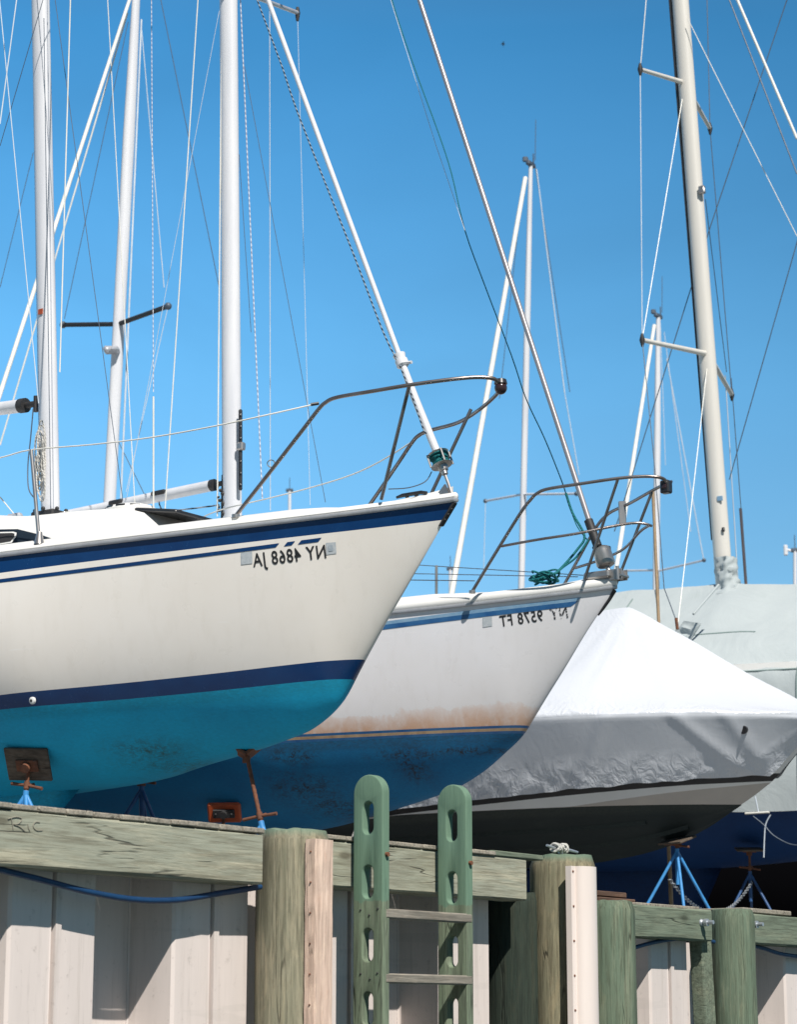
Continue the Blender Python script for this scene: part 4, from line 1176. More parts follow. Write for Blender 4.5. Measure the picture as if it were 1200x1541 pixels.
def line(fr, parent, x0, y0, w0, x1, y1, w1, r, mat, name='shroud', ztop=None, label=None, sag=0):
    a, b = fr.pw(x0, y0, w0), fr.pw(x1, y1, w1)
    if ztop is not None:
        if a.z > b.z: a = extend_to_z(b, a, ztop)
        else: b = extend_to_z(a, b, ztop)
    return tubeobj(name, sagline(a, b, sag) if sag else [a, b], r, mat, parent, 6, label)
fs0 = F1.pw(662, 692, 0); fsA = F1.pw(603, 540, 0); fs1 = F1.pw(405, 0, 0); fst = extend_to_z(fs0, fs1, CAMZ+11.4)
mb = MB(); mb.tube([fsA, fst], .0145, 14); fur = make('furling_foil', mb, M['alu'], boat1)
mb = MB(); mb.tube([F1.pw(658, 681, 0), F1.pw(625, 600, 0), fsA], [.022, .022, .0185], 16); make('lower_foil_tube', mb, M['alu'], fur)
ax1 = (fsA-fs0).normalized(); mb = MB()
mb.tube([fsA-ax1*.055, fsA-ax1*.045, fsA-ax1*.012, fsA-ax1*.01, fsA+ax1*.025, fsA+ax1*.03], [.024, .036, .036, .028, .036, .025], 18)
mb.tube([fsA-F1.aft*.01-ax1*.03, fsA-F1.aft*.062-ax1*.035], .009, 8); make('halyard_swivel', mb, M['alu'], fur)
def drum(fr, parent, top, bot, rope, metal, r=.060, openp=True):
    ax = (top-bot).normalized(); L = (top-bot).length
    t = MB(); t.tube([bot+ax*L*.42, bot+ax*L*.45, bot+ax*L*.48], [r*.8, r, r*.9], 22); t.tube([top-ax*.012, top-ax*.004, top], [r*.9, r, r*.7], 22)
    t.tube([bot+ax*L*.06, bot+ax*L*.2, bot+ax*L*.22, bot+ax*L*.42], [r*.28, r*.3, r*.42, r*.5], 14)
    lat = ax.cross(Vector((.3, -1, 0))).normalized(); l2 = lat.cross(ax)
    for d in (lat, -lat, l2): t.tube([bot+ax*L*.44+d*r*1.05, top+d*r*1.05-ax*.004], .0055, 6)
    d = make('furling_drum', t, metal, parent)
    t = MB(); pts = []
    for i in range(150):
        a = i*.52; k = i/150; rr = r*(.74+.10*math.sin(k*19)); pts.append(bot+ax*(L*.48+L*.44*(.5+.5*math.sin(k*11)))+lat*math.cos(a)*rr+l2*math.sin(a)*rr)
    t.tube([bot+ax*L*.46, top-ax*.01], r*.66, 14); t.tube(pts, .005, 5); make('furling_line', t, rope, d)
    return d
dtop = F1.pw(659, 682, 0); dbot = F1.pw(671, 716, 0)
drum(F1, boat1, dtop, dbot, M['teal_rope'], M['steel'])
tubeobj('turnbuckle', [F1.pw(669, 712, 0), F1.pw(675, 728, 0), F1.pw(680, 744, 0)], [.010, .012, .006] if False else .0085, M['steel'], boat1)
tubeobj('halyard', smoothpath([extend_to_z(F1.pw(560, 446, .03), F1.pw(387, 0, .03), CAMZ+10), F1.pw(387, 0, .03), F1.pw(447, 167, .03), F1.pw(530, 377, .03), F1.pw(577, 500, .03), F1.pw(600, 545, .03)], 3), .0042, M['dark_flecked'], boat1, 6)
tubeobj('halyard', smoothpath([F1.pw(600, 545, .03), F1.pw(622, 600, .03), F1.pw(637, 645, .03), F1.pw(642, 652, .03)], 3), .0042, M['dark_flecked'], boat1, 6)
tubeobj('furling_line_tail', smoothpath([F1.pw(650, 710, 0), F1.pw(640, 725, .05), F1.pw(615, 734, .1), F1.pw(585, 736, .12)], 4), .003, M['wire_dark'], boat1, 6)
for args in [(0, 187, 1.0, 25, 0, .9, .0036, M['wire_pale'], 9), (90, 560, .35, 106, 0, .25, .0042, M['vinyl_line'], 9), (58, 607, .5, 0, 7, .4, .0030, M['wire_pale'], 9),
             (185, 753, .3, 83, 0, .2, .0022, M['wire_dark'], 9), (0, 220, .3, 48, 57, .3, .0024, M['wire_dark'], 8)]:
    line(F1, boat1, *args[:8], ztop=CAMZ+args[8])
line(F1, boat1, 0, 748, -.2, 24, 777, -.2, .004, M['vinyl_line'], 'sheet')
mb = MB(); c = F1.pw(22, 779, .2); mb.box(c, (.12, .05, .05), axes=(F1.aft, F1.near, Vector((0, 0, 1))), bevel=.015); make('deck_block', mb, M['alu_grey'], boat1)
tubeobj('boom_crutch', [F1.pw(-40, 779, .1), F1.pw(20, 783, .1)], .02, M['alu_grey'], boat1)
tubeobj('halyard_tail', smoothpath([F1.pw(77, 777, .1), F1.pw(92, 772, .12), F1.pw(104, 771, .14), F1.pw(118, 777, .16)], 4), .005, M['grey_rope'], boat1)
tubeobj('whip_antenna', [F1.pw(231, 778, .3), F1.pw(231, 597, .3)], .0052, M['vinyl_line'], boat1)

# ================================================================== BOAT 2
F2 = Frame(927, 884, 14.9, TH)
L2 = 8.6; B2 = Bfun(1.30, 4.7, L2, p=1.08)
sp = sheer_from(F2, B2, [(927, 884), (905, 887), (870, 890), (840, 893.5), (800, 898), (734, 905), (670, 913), (600, 923)], None)
print('BOAT2 sheer', [(round(a, 2), round(b-CAMZ, 3)) for a, b in sp])
S2 = poly(sp+[(L2*.6, sp[-1][1]-.06), (L2, sp[-1][1]-.02)], 3)
stem2 = [(927, 886), (915, 903), (885, 948), (847, 1010), (820, 1052), (798, 1087), (785, 1107), (758, 1133), (717, 1166), (675, 1189), (625, 1206), (587, 1217), (530, 1232), (479, 1245)]
kp = [F2.uz(x, y, 0) for x, y in stem2]; kp[0] = (0.0, S2(0)); kl = kp[-1]
print('BOAT2 keel', [(round(a, 2), round(b-CAMZ, 3)) for a, b in kp])
K2 = pchip(kp+[(kl[0]+1.4, kl[1]-.10), (L2*.85, kl[1]+.12), (L2, kl[1]+.4)])
b2 = hull_b(B2, S2, K2, soft=2.2, p_bow=.70, fa=3.0, fb=.50)
bt2 = level(F2, b2, [(795, 1090), (730, 1094), (620, 1098), (540, 1101), (454, 1104)], 1)
bt2b = lambda u: bt2(u)-.050
boat2 = thing('sailboat', 'greyish white sailboat with rust stained waterline and deep blue bottom, second bow', 'sailboat', F2.W(4, 0, GZ), 'sailboats stored on land')
scf = []
for (x, y, ru, rz) in [(440, 1138, .16, .06), (455, 1185, .2, .10), (505, 1215, .2, .08), (615, 1135, .22, .05), (622, 1158, .10, .08), (700, 1130, .25, .03), (735, 1128, .12, .03)]:
    u, w_, z = F2.surf(x, y, b2); scf.append((u, z, ru, rz))
build_hull(F2, 'hull', boat2, L2, B2, S2, K2, b2, [(lambda u: bt2(u), 16, 0), (lambda u: bt2(u)-.016, 1, 3), (lambda u: bt2(u)-.034, 1, 4), (bt2b, 1, 3)], 24,
           [M['white_gel_stained'], M['navy'], M['antifoul_blue'], M['pin_blue'], M['tan']], 2, scuffs=scf)
pT2 = level(F2, b2, [(876, 898), (800, 908), (700, 920), (600, 932)], 1)
u0s = F2.surf(876, 900, b2)[0]
ribbon(F2, b2, u0s+.02, L2-.4, lambda u: pT2(u)-.022, lambda u: pT2(u)-.052, boat2, M['pin_blue'], n=60, slant=.05)
ribbon(F2, b2, u0s, L2-.4, pT2, lambda u: pT2(u)-.022, boat2, M['light_blue'], n=60, slant=.03)
sheer_strip(F2, boat2, L2, B2, S2, [(-.01, -.012), (.014, -.012), (.020, -.004), (.020, .006), (-.01, .008)], 'rub_rail', M['alu_grey'], 0)
sheer_strip(F2, boat2, L2, B2, S2, [(-.05, .006), (.010, .008), (.020, .018), (.020, .045), (.006, .066), (-.02, .072), (-.05, .07)], 'toe_rail', M['deck_white'], 0)
deck_rows(F2, boat2, L2, B2, lambda u: S2(u)+.06, inset=.03)
mb = MB(); ua = F2.surf(735, 890, lambda u, z: B2(u))[0]
for sg in (1, -1):
    rows = []
    for i in range(40):
        u = ua+(L2-.4-ua)*i/39; h = .075+.03*min(1, i/2)
        rows.append([F2.W(u, sg*(B2(u)-a), S2(u)+c) for a, c in [(.04, .06), (.05, h), (.08, h+.008), (.4, h+.02), (.42, .05)]])
    mb.grid(rows, flip=(sg < 0)); mb.add(rows[0], [tuple(range(5))])
make('side_deck_step', mb, M['deck_white'], boat2)
mb = MB(); rows = []
for i in range(30):
    u = 3.2+(7.2-3.2)*i/29; h = .16*min(1, i/6)+.02; cw = .6
    rows.append([F2.W(u, cw*k, S2(u)+.06+z*h) for k, z in [(1, 0), (.95, .7), (.8, .95), (0, 1), (-.8, .95), (-.95, .7), (-1, 0)]])
mb.grid(rows); mb.add(rows[-1], [tuple(range(7))]); mb.add(rows[0], [tuple(range(7))]); make('cabin', mb, M['deck_white'], boat2)
fin(F2, boat2, 3.4, 5.2, K2(3.5)+.08, GZ+.06, .55, M['antifoul_blue'], .14)
CAP2 = 16*15.2/FPX
def peel(x, y, a, b):
    t = (x-a)/(b-a)
    if t > .2: return False
    return noise.noise(Vector((x*7.5, y*9, 3.3))) > -.02
hull_text(F2, b2, '9578 FT', 819, 934, 754, 943, CAP2, boat2, M['decal'], spacing=1.12, offset=.014)
# peeling letters are cut into small scraps
def scraps():
    vs, fs = text_mesh('NY', 1.0, .02, 1.2)
    xmin = min(v.x for v in vs); xmax = max(v.x for v in vs)
    bm = bmesh.new(); bv = [bm.verts.new(v) for v in vs]
    for f in fs:
        try: bm.faces.new([bv[i] for i in f])
        except ValueError: pass
    for i in range(1, 30):
        g = bm.verts[:]+bm.edges[:]+bm.faces[:]; bmesh.ops.bisect_plane(bm, geom=g, plane_co=(xmin+(xmax-xmin)*i/30, 0, 0), plane_no=(1, .15, 0))
    for i in range(1, 18):
        g = bm.verts[:]+bm.edges[:]+bm.faces[:]; bmesh.ops.bisect_plane(bm, geom=g, plane_co=(0, i/18*.75, 0), plane_no=(0.1, 1, 0))
    kill = [f for f in bm.faces if noise.noise(f.calc_center_median()*6.3+Vector((2, 1, 4))) > .10 or noise.noise(f.calc_center_median()*17) > .25]
    bmesh.ops.delete(bm, geom=kill, context='FACES'); bm.verts.ensure_lookup_table(); bm.verts.index_update()
    ua, wa, za = F2.surf(856, 929, b2); ub, wb, zb = F2.surf(830, 933, b2); mb = MB(); out = []
    for v in bm.verts:
        t = (v.co.x-xmin)/(xmax-xmin); u = ua+(ub-ua)*t; z = za+(zb-za)*t+v.co.y/.7*CAP2; out.append(F2.W(u, b2(u, z)+.003, z))
    mb.add(out, [[v.index for v in f.verts] for f in bm.faces]); bm.free()
    make('registration_number', mb, M['decal_worn'], boat2, smooth=False)['label'] = 'peeling half missing letters'
scraps()
hull_patch(F2, b2, [(727, 929), (741, 927.5), (741.5, 942), (727.5, 944)], boat2, M['sticker'])
mb = MB(); 
st = [F2.pw(x, y, 0) for x, y in ((925, 888), (917, 902), (908, 915), (900, 926))]
mb.tube([p-F2.aft*.004 for p in st], [.014, .011, .010, .006], 8); make('stem_plate', mb, M['black_rubber'], boat2)
pul2, near2 = pulpit(F2, boat2, [(711, 890, .47), (753, 821, .455), (785, 770, .44), (799, 752, .432), (808, 743, .43), (824, 736, .41), (868, 729, .34), (930, 720, .22), (968, 717, .14), (990, 718, .085), (1001, 722, .04), (1007, 731, .0)],
                         [(930, 722, .22, 880, 872, .19)], [(755, 822, .455), (810, 812, .40), (868, 803, .30), (933, 790, .13), (962, 787, .06), (980, 791, .0)])
c = F2.pw(1003, 733, 0); mb = MB(); mb.box(c, (.065, .06, .085), axes=(F2.aft, F2.near, Vector((0, 0, 1))), bevel=.008); lt = make('bow_light', mb, M['black'], boat2)
mb = MB(); mb.box(c+F2.near*.012, (.045, .05, .04), axes=(F2.aft, F2.near, Vector((0, 0, 1))), bevel=.01); make('lens', mb, M['maroon'], lt)
mb = MB(); c = F2.pw(937, 772, -.36); mb.box(c, (.05, .03, .16), bevel=.005); make('hanging_bracket', mb, M['steel'], pul2)
# forestay with furler
f0 = F2.pw(908, 845, 0); f1 = F2.pw(632, 0, 0); fx = F2.pw(887, 787, 0); ftop = extend_to_z(f0, f1, CAMZ+12.2)
tubeobj('furling_foil', [F2.pw(889, 790, 0), ftop], .0185, M['foil_grey'], boat2, 14)
tubeobj('foil_sleeve', [F2.pw(886, 783, 0), F2.pw(900, 822, 0)], .030, M['black_rubber'], boat2, 14)
a_, b_2 = F2.pw(903, 818, 0), F2.pw(913, 851, 0); axd = (a_-b_2).normalized(); mb = MB()
mb.tube([b_2-axd*.01, b_2, b_2+axd*.012, b_2+axd*.10, b_2+axd*.115, b_2+axd*.125], [.03, .056, .063, .060, .064, .05], 24); fd = make('furling_drum', mb, M['steel'], boat2)
mb = MB(); 
for k in range(3):
    mb.tube([b_2+axd*.13+Vector((math.cos(q)*.05, math.sin(q)*.05, 0)) for q in np.linspace(k, k+5, 16)], .009, 6)
make('drum_cage', mb, M['black_rubber'], fd)
tubeobj('turnbuckle', [F2.pw(913, 850, 0), F2.pw(918, 862, 0)], .016, M['steel'], boat2)
# anchor roller
mb = MB(); c = F2.pw(925, 866, 0)
for s in (-1, 1): mb.box(c+F2.near*(.035*s)+F2.aft*.05, (.26, .006, .07), axes=(F2.aft, F2.near, Vector((0, 0, 1))), bevel=.002)
mb.tube([c+F2.near*.034-F2.aft*.04, c-F2.near*.034-F2.aft*.04], .032, 14); mb.tube([c+F2.near*.05-F2.aft*.07+Vector((0, 0, -.01)), c-F2.near*.05-F2.aft*.07+Vector((0, 0, -.01))], .012, 8)
mb.tube([c+F2.near*.045-F2.aft*.055-Vector((0, 0, .04)), c+F2.near*.045-F2.aft*.05+Vector((0, 0, .05))], .012, 8)
make('anchor_roller', mb, M['steel'], boat2)
mb = MB(); c = F2.pw(900, 866, .04); mb.box(c, (.20, .06, .05), axes=(F2.aft, F2.near, Vector((0, 0, 1))), bevel=.012); make('bow_chock', mb, M['steel'], boat2)
# teal halyard tied down to the deck
tp = [(560, -110), (593, 10), (625, 105), (660, 200), (680, 262), (700, 347), (730, 430), (770, 535), (792, 600), (820, 660), (845, 722), (855, 752), (868, 790), (884, 812)]
trope = smoothpath([F2.pw(x, y, -.25+.25*i/13) for i, (x, y) in enumerate(tp)], 4)
tubeobj('halyard', trope, .0040, M['teal_rope'], boat2, 6)
tubeobj('halyard', [F2.pw(700, 347, -.1), F2.pw(655, 215, -.15), F2.pw(588, 0, -.2)], .0022, M['wire_pale'], boat2, 6)
tubeobj('halyard', smoothpath([F2.pw(852, 742, .05), F2.pw(862, 772, .02), F2.pw(880, 806, .02), F2.pw(870, 826, .05), F2.pw(842, 858, .15), F2.pw(828, 866, .2)], 4), .0085, M['teal_rope'], boat2, 6)
tubeobj('halyard', smoothpath([F2.pw(886, 812, .02), F2.pw(868, 838, .08), F2.pw(850, 852, .12), F2.pw(835, 864, .2)], 4), .0075, M['teal_rope'], boat2, 6)
mb = MB(); c = F2.pw(821, 872, .15); pts = []
for i in range(220):
    a = i*.33; k = i/220
    pts.append(c+F2.aft*(.075*math.cos(a)+.03*math.sin(k*9))+F2.near*(.05*math.sin(a)+.03*math.cos(a*.31))+Vector((0, 0, .012+.030*math.sin(a*1.13+1)+.012*math.cos(a*.37))))
mb.tube(pts, .0068, 6); make('rope_coil', mb, M['teal_rope'], boat2)['label'] = 'tangled teal rope coil on the foredeck'
# mast 2
m2b = F2.pw(350, 775, 0); m2low = extend_to_z(m2b, F2.pw(344, 0, 0), S2(3.5)+.2); m2t = extend_to_z(m2b, F2.pw(344, 0, 0), CAMZ+12.6)
print('mast2', F2.loc(m2b), m2b.y)
r2m = 27/2*m2b.y/FPX/1.06
mast2 = mast_obj(boat2, m2low, m2t, r2m, F2.aft, M['alu'])
mb = MB(); a_, b_2 = F2.pw(362, 616, r2m*.75), F2.pw(362, 738, r2m*.75); fw = -F2.aft
mb.box((a_+b_2)/2+fw*.0, (.03, .03, (a_-b_2).length), axes=(F2.aft, F2.near, (a_-b_2).normalized()), bevel=.01); trk = make('spinnaker_track', mb, M['black'], mast2)
mb = MB(); c = F2.pw(363, 672, r2m*.75); mb.box(c, (.06, .05, .06), axes=(F2.aft, F2.near, Vector((0, 0, 1))), bevel=.01); make('track_slider', mb, M['steel'], trk)
mb = MB()
for i in range(7):
    mb.ball(F2.pw(362.5, 624+i*17.5, r2m*.75+.016), .0055, 5)
make('screw', mb, M['steel'], trk)
b0 = F2.pw(336, 727, 0); b1_ = F2.pw(115, 773, 0); dd = (b1_-b0).normalized(); b9 = b0+dd*((b1_-b0).length+.6)
mb = MB(); mb.tube([b0+dd*.10, b9], .043, 18); boom2 = make('boom', mb, M['alu'], boat2)
mb = MB(); mb.tube([b0+dd*.08, b0+dd*.115], .046, 12); mb.tube([b0-dd*.02, b0+dd*.06], .02, 8)
mb.tube([b0+Vector((0, 0, .06)), b0-Vector((0, 0, .30))], .014, 8); make('gooseneck', mb, M['black_rubber'], boom2)
for px_, py_ in ((240, 742), (176, 756)):
    c = F2.pw(px_, py_, .03); mb = MB(); mb.box(c, (.14, .06, .035), axes=(dd, F2.near, Vector((0, 0, 1))), bevel=.01); make('boom_fitting', mb, M['black_rubber'], boom2)
tubeobj('vang_rope', smoothpath([F2.pw(238, 746, .0), F2.pw(243, 766, .0), F2.pw(262, 768, 0), F2.pw(300, 764, 0), F2.pw(330, 760, 0)], 3), .006, M['dark_flecked'], boom2, 6)
mb = MB(); 
for k in range(8): mb.ball(F2.pw(332+4*math.sin(k*2), 738+k*5, .05), .014+.005*math.sin(k*2.1), 6)
make('mast_hardware', mb, M['black_rubber'], mast2)
# far spreader of boat 2
sa, sb_ = F2.pw(357, -14, 0), F2.pw(448, 20, -1.05)
tubeobj('spreader', [sa, sb_], .018, M['alu_grey'], boat2, 10)
sn = mirror(F2, sb_); tubeobj('spreader', [sa, sn], .018, M['alu_grey'], boat2, 10)
mb = MB(); mb.tube([sb_+Vector((0, 0, .05)), sb_, sb_-Vector((0, 0, .07))], [.012, .022, .012], 8); make('spreader_tip', mb, M['black_rubber'], boat2)
Z2 = CAMZ+12
for a in [(327, 777, .05, 333, 100, .05, .0052, M['vinyl_line'], Z2), (248, 773, .5, 298, 0, .3, .0045, M['vinyl_line'], Z2),
          (395, 750, -.1, 362, 0, -.1, .0042, M['flecked_rope'], Z2), (490, 756, -.3, 368, 100, -.1, .0024, M['wire_dark'], None),
          (378, 500, -.1, 360, 233, -.05, .0024, M['wire_dark'], None), (407, 768, -.5, 406, 17, -.3, .0034, M['wire_pale'], Z2),
          (467, 760, -1.0, 448, 25, -1.05, .0022, M['wire_pale'], None), (190, 753, .2, 330, 17, .1, .0022, M['wire_pale'], None),
          (231, 590, .6, 228, 0, .4, .0030, M['flecked_rope'], Z2), (203, 760, .6, 162, 0, .5, .0034, M['vinyl_line'], Z2),
          (670, 500, -.2, 0, 0, 0, 0, None, None)]:
    if a[7]: line(F2, boat2, *a[:8], ztop=a[8])
# boat 2 lifeline stanchions and lines near boat 1's stem
tubeobj('stanchion', [F2.pw(657, 897, -.9), F2.pw(657, 851, -.9)], .011, M['steel'], boat2)
for (x0, y0, w0, x1, y1, w1) in [(715, 874, .47, 560, 872, .70), (885, 866, -.5, 560, 846, -1.15), (870, 868, -.5, 560, 862, -1.15)]:
    line(F2, boat2, x0, y0, w0, x1, y1, w1, .0035, M['wire_dark'], 'lifeline')

# ================================================================== POWERBOAT under white shrink wrap
F3 = Frame(1243, 1080, 18.6, R(30)); L3 = 7.6
B3 = Bfun(1.28, 3.4, L3, tail=.9, p=.72)
sp = sheer_from(F3, B3, [(1243, 1080), (1200, 1086), (1100, 1078), (1000, 1076), (900, 1079), (800, 1084)], None)
print('BOAT3 sheer', [(round(a, 2), round(b-CAMZ, 3)) for a, b in sp])
S3 = poly(sp+[(L3, sp[-1][1]-.06)], 3)
stem3 = [(1243, 1082), (1222, 1108), (1200, 1133), (1160, 1178), (1117, 1210), (1060, 1249), (1010, 1272), (950, 1289), (880, 1300)]
kp = [F3.uz(x, y, 0) for x, y in stem3]; kp[0] = (0.0, S3(0)); kl = kp[-1]
print('BOAT3 keel', [(round(a, 2), round(b-CAMZ, 3)) for a, b in kp])
K3 = pchip(kp+[(L3, kl[1]-.08)])
def b3(u, z):
    if u <= 0: return 0.0
    s, k = S3(u), K3(u)
    if s-k < 1e-5 or z <= k: return 0.0
    t = min((z-k)/(s-k), 1.0)
    tc, fc = .36, (.42+.32*min(u/3.5, 1))
    f = fc*(t/tc) if t < tc else fc+(1-fc)*((t-tc)/(1-tc))**.92
    return B3(u)*f
chine = lambda u: K3(u)+(S3(u)-K3(u))*.36
hem = level(F3, b3, [(1150, 1168), (1060, 1173), (950, 1180), (850, 1190), (760, 1200)], 1)
strip3 = level(F3, b3, [(1112, 1209), (1000, 1212), (850, 1216), (720, 1219)], 1)
_dv = level(F3, b3, [(850, 1214), (1000, 1196), (1140, 1178)], 1)
div3 = lambda u: min(max(_dv(u), strip3(u)+.002), hem(u)-.04)
boat3 = thing('motorboat', 'motorboat under a white shrink wrap tent with black bottom', 'motorboat', F3.W(3.8, 0, GZ))
build_hull(F3, 'hull', boat3, L3, B3, S3, K3, b3, [(lambda u: hem(u)+.02, 5, 0), (lambda u: hem(u)-.035, 2, 1), (div3, 2, 0), (strip3, 2, 2)], 16,
           [M['deck_white'], M['black_rubber'], M['tan_hull'] if 'tan_hull' in M else paint('beige_gelcoat', (.52, .47, .42), (.46, .42, .38), 3, .4), M['antifoul_black']], 3,
           strake=lambda u, g: -.010*max(0, math.cos(g*3*2*pi))**6, NU=70)
deck_rows(F3, boat3, L3, B3, S3, inset=.02, rise=.05)
# strakes under the bottom
for g in (.30, .62):
    mb = MB()
    for sg in (1, -1):
        rows = []
        for i in range(50):
            u = .9+g*.9+(L3-1.2-g*.9-.5)*i/49; z = K3(u)*(1-g)+strip3(u)*g; w_ = b3(u, z)
            rows.append([F3.W(u, sg*(w_-.03), z-.012+.0), F3.W(u, sg*(w_+.012), z-.022), F3.W(u, sg*(w_+.02), z+.012)])
        mb.grid(rows, flip=(sg < 0))
    make('strake', mb, M['antifoul_black'], boat3)
# the wrap
rp = [F3.uz(x, y, 0) for x, y in ((1243, 1076), (1200, 1052), (1120, 1010), (1050, 968), (1000, 941), (962, 920), (945, 914))]
rp[0] = (-.02, S3(0)+.01); print('ridge', [(round(a, 2), round(b-CAMZ, 2)) for a, b in rp])
RD = pchip(rp+[(rp[-1][0]+.5, rp[-1][1]-.03), (L3, rp[-1][1]-.35)])
mb = MB(); rows = []; wr = []; NUW = 190; NV = 44
upk = rp[-1][0]
for i in range(NUW+1):
    u = -.03+(L3+.03)*(i/NUW)**1.25; row = []
    uu = max(u, .0); h0 = hem(uu); s0 = S3(uu); r0 = RD(u)
    for sg in (1,):
        for k in range(NV+1):
            v = k/NV
            if v <= .5:                           # ridge to gunwale
                t = v/.5; wv = (B3(uu)+.03)*t; z = r0+(s0+.035-r0)*t
                sag = -.05*math.sin(pi*t)*min(1, uu/1.2); z += sag*(.6+.4*noise.noise(Vector((u*1.1, t*2, 0))))
                fold = max(0, 1-abs(u-upk)/1.0)*(1-t)**1.5
                nv = noise.noise(Vector((math.atan2(u-upk, t*1.2+.12)*7, .3, 2)))*.045*fold
                pk = noise.noise(Vector((u*2.4, t*2.0, 5)))*.006
                near_edge = math.exp(-((t-1)/.13)**2); puck = noise.noise(Vector((u*5+t*9, t*2, 1.7)))*.022*near_edge
                z += (nv*min(1, t*5))+pk+puck; wrk = .015+.5*near_edge+.25*fold
            else:                                  # down the topsides to the hem
                t = (v-.5)/.5; z = s0+.035+(max(h0, K3(uu)+.02)-s0-.035)*t
                bw = b3(uu, min(z, S3(uu))) if u > 0 else 0
                wv = bw+.034
                low = max(0, (t-.55)/.45)
                pk = noise.noise(Vector((u*8-t*5, t*2.2, 9)))*.020*low+noise.noise(Vector((u*17+t*8, t*3, 4)))*.011*low+noise.noise(Vector((u*2.2, t*1.4, 7)))*.012
                fd = sum(.016*math.exp(-((u-a0-sl*t)/.06)**2) for a0, sl in ((1.0, -.45), (1.45, .35), (.62, -.2)))
                wv += pk+fd; wrk = .04+.9*low**1.3
                if t == 1: z += noise.noise(Vector((u*6, 0, 2)))*.018
            row.append((u, max(wv, .001) if u > 0 else .0, z, wrk))
    rows.append(row)
full = [[F3.W(a, b, c) for a, b, c, _ in r] for r in rows]
mb.grid(full)
farr = [[F3.W(a, -b, c) for a, b, c, _ in r] for r in rows]
mb.grid(farr, flip=True)
wr = [q[3] for r in rows for q in r]*2
eo = [rows[-1][k] for k in range(NV+1)]
mb.add([F3.W(a, b, c) for a, b, c, _ in eo]+[F3.W(a, -b, c) for a, b, c, _ in eo[::-1]], [tuple(range(2*NV+2))]); wr += [0.0]*(2*NV+2)
wrap = make('shrink_wrap', mb, M['wrap'], boat3, merge=2e-4, sharp=70, attrs={'wrinkle': wr})
u, w_, z = F3.surf(1122, 1099, b3); c = F3.W(u, w_+.045, z); mb = MB(); nn = (F3.near-Vector((0, 0, .3))).normalized()
mb.tube([c-nn*.02, c+nn*.004], [.036, .034], 20); make('vent_hole', mb, M['black'], wrap)
mb = MB(); cc = F3.pw(1115, 1088, w_+.05); mb.tube([cc, cc-Vector((0, 0, .03))-F3.aft*.02], .007, 6); make('tape', mb, M['black'], wrap)

# ================================================================== COVERED SAILBOAT
TH4 = R(30); Mb = atY(1096, 874, 23.5)
class _F(Frame):
    def __init__(s, O, th):
        s.O = O; s.th = th; s.aft = Vector((-math.cos(th), math.sin(th), 0)); s.near = Vector((-math.sin(th), -math.cos(th), 0))
F4 = _F(Vector((Mb.x, Mb.y, 0))+Vector((math.cos(TH4), -math.sin(TH4), 0))*3.6, TH4)
L4 = 10.0; B4 = Bfun(1.55, 5.0, L4, tail=.75)
S4 = lambda u: CAMZ+3.42+.10*max(0, 1-u/3.5)**2
K4 = pchip([(0, S4(0)), (.5, CAMZ+2.6), (1.0, CAMZ+2.1), (1.6, CAMZ+1.80), (2.6, CAMZ+1.66), (4.5, CAMZ+1.58), (8, CAMZ+1.9), (10, CAMZ+2.3)])
b4 = hull_b(B4, S4, K4, soft=2.4, p_bow=.85)
hem4 = level(F4, b4, [(1200, 1224), (1087, 1228)], 1); hz = hem4(3.5); print('hem4', hz-CAMZ)
boat4 = thing('sailboat', 'large sailboat under a grey green canvas cover with cream mast and blue bottom', 'sailboat', F4.W(5, 0, GZ), 'sailboats stored on land')
build_hull(F4, 'hull', boat4, L4, B4, S4, K4, b4, [(lambda u: hz+.25, 6, 0), (lambda u: hz+.1, 2, 0)], 16, [M['deck_white'], M['navy'], M['antifoul_royal']], 2, NU=50)
deck_rows(F4, boat4, L4, B4, S4)
ridge4 = [(x, F4.uz(x, y, 0)) for x, y in ((1400, 885), (1200, 879), (1130, 879), (1096, 877), (1060, 881), (1000, 886), (935, 890))]
rr4 = sorted([(q[0], q[1]) for _, q in ridge4]); print('ridge4', [(round(a, 2), round(b-CAMZ, 2)) for a, b in rr4])
R4 = pchip([(-.1, S4(0)+.05), (.5, S4(0)+.45)]+[q for q in rr4 if q[0] > 1.0]+[(L4, rr4[-1][1]-.25)])
mb = MB(); rows = []
for i in range(120):
    u = -.05+(L4+.05)*i/119; uu = max(u, .0); row = []
    for k in range(41):
        v = k/40
        if v < .5:
            t = v/.5; wv = (B4(uu)+.05)*t; z = R4(u)+(S4(uu)+.06-R4(u))*t-.10*math.sin(pi*t)*(.7+.5*noise.noise(Vector((u*.8, t, 1))))
            z += noise.noise(Vector((u*2.1, t*3, 3)))*.03-.10*max(0, (t-.72)/.28)**2; wv -= .06*max(0, (t-.72)/.28)**2
        else:
            t = (v-.5)/.5; z = S4(uu)+.06+(hz-S4(uu)-.06)*t; wv = (B4(uu)+.05)*(1-.10*t)+noise.noise(Vector((u*1.6+t, t*2, 5)))*.06*t+noise.noise(Vector((u*5, t*2, 5)))*.012
            z -= .10*max(0, 1-t/.25)**2; wv -= .06*max(0, 1-t/.25)**2
            if k == 40: z += noise.noise(Vector((u*3, 0, 5)))*.03
        row.append((u, max(wv, 0) if u > 0 else 0, z))
    rows.append(row)
mb.grid([[F4.W(*p) for p in r] for r in rows]); mb.grid([[F4.W(p[0], -p[1], p[2]) for p in r] for r in rows], flip=True)
e = rows[-1]; mb.add([F4.W(*p) for p in e]+[F4.W(p[0], -p[1], p[2]) for p in e[::-1]], [tuple(range(2*len(e)))])
cover = make('canvas_cover', mb, M['tarp'], boat4, merge=1e-4, sharp=60)
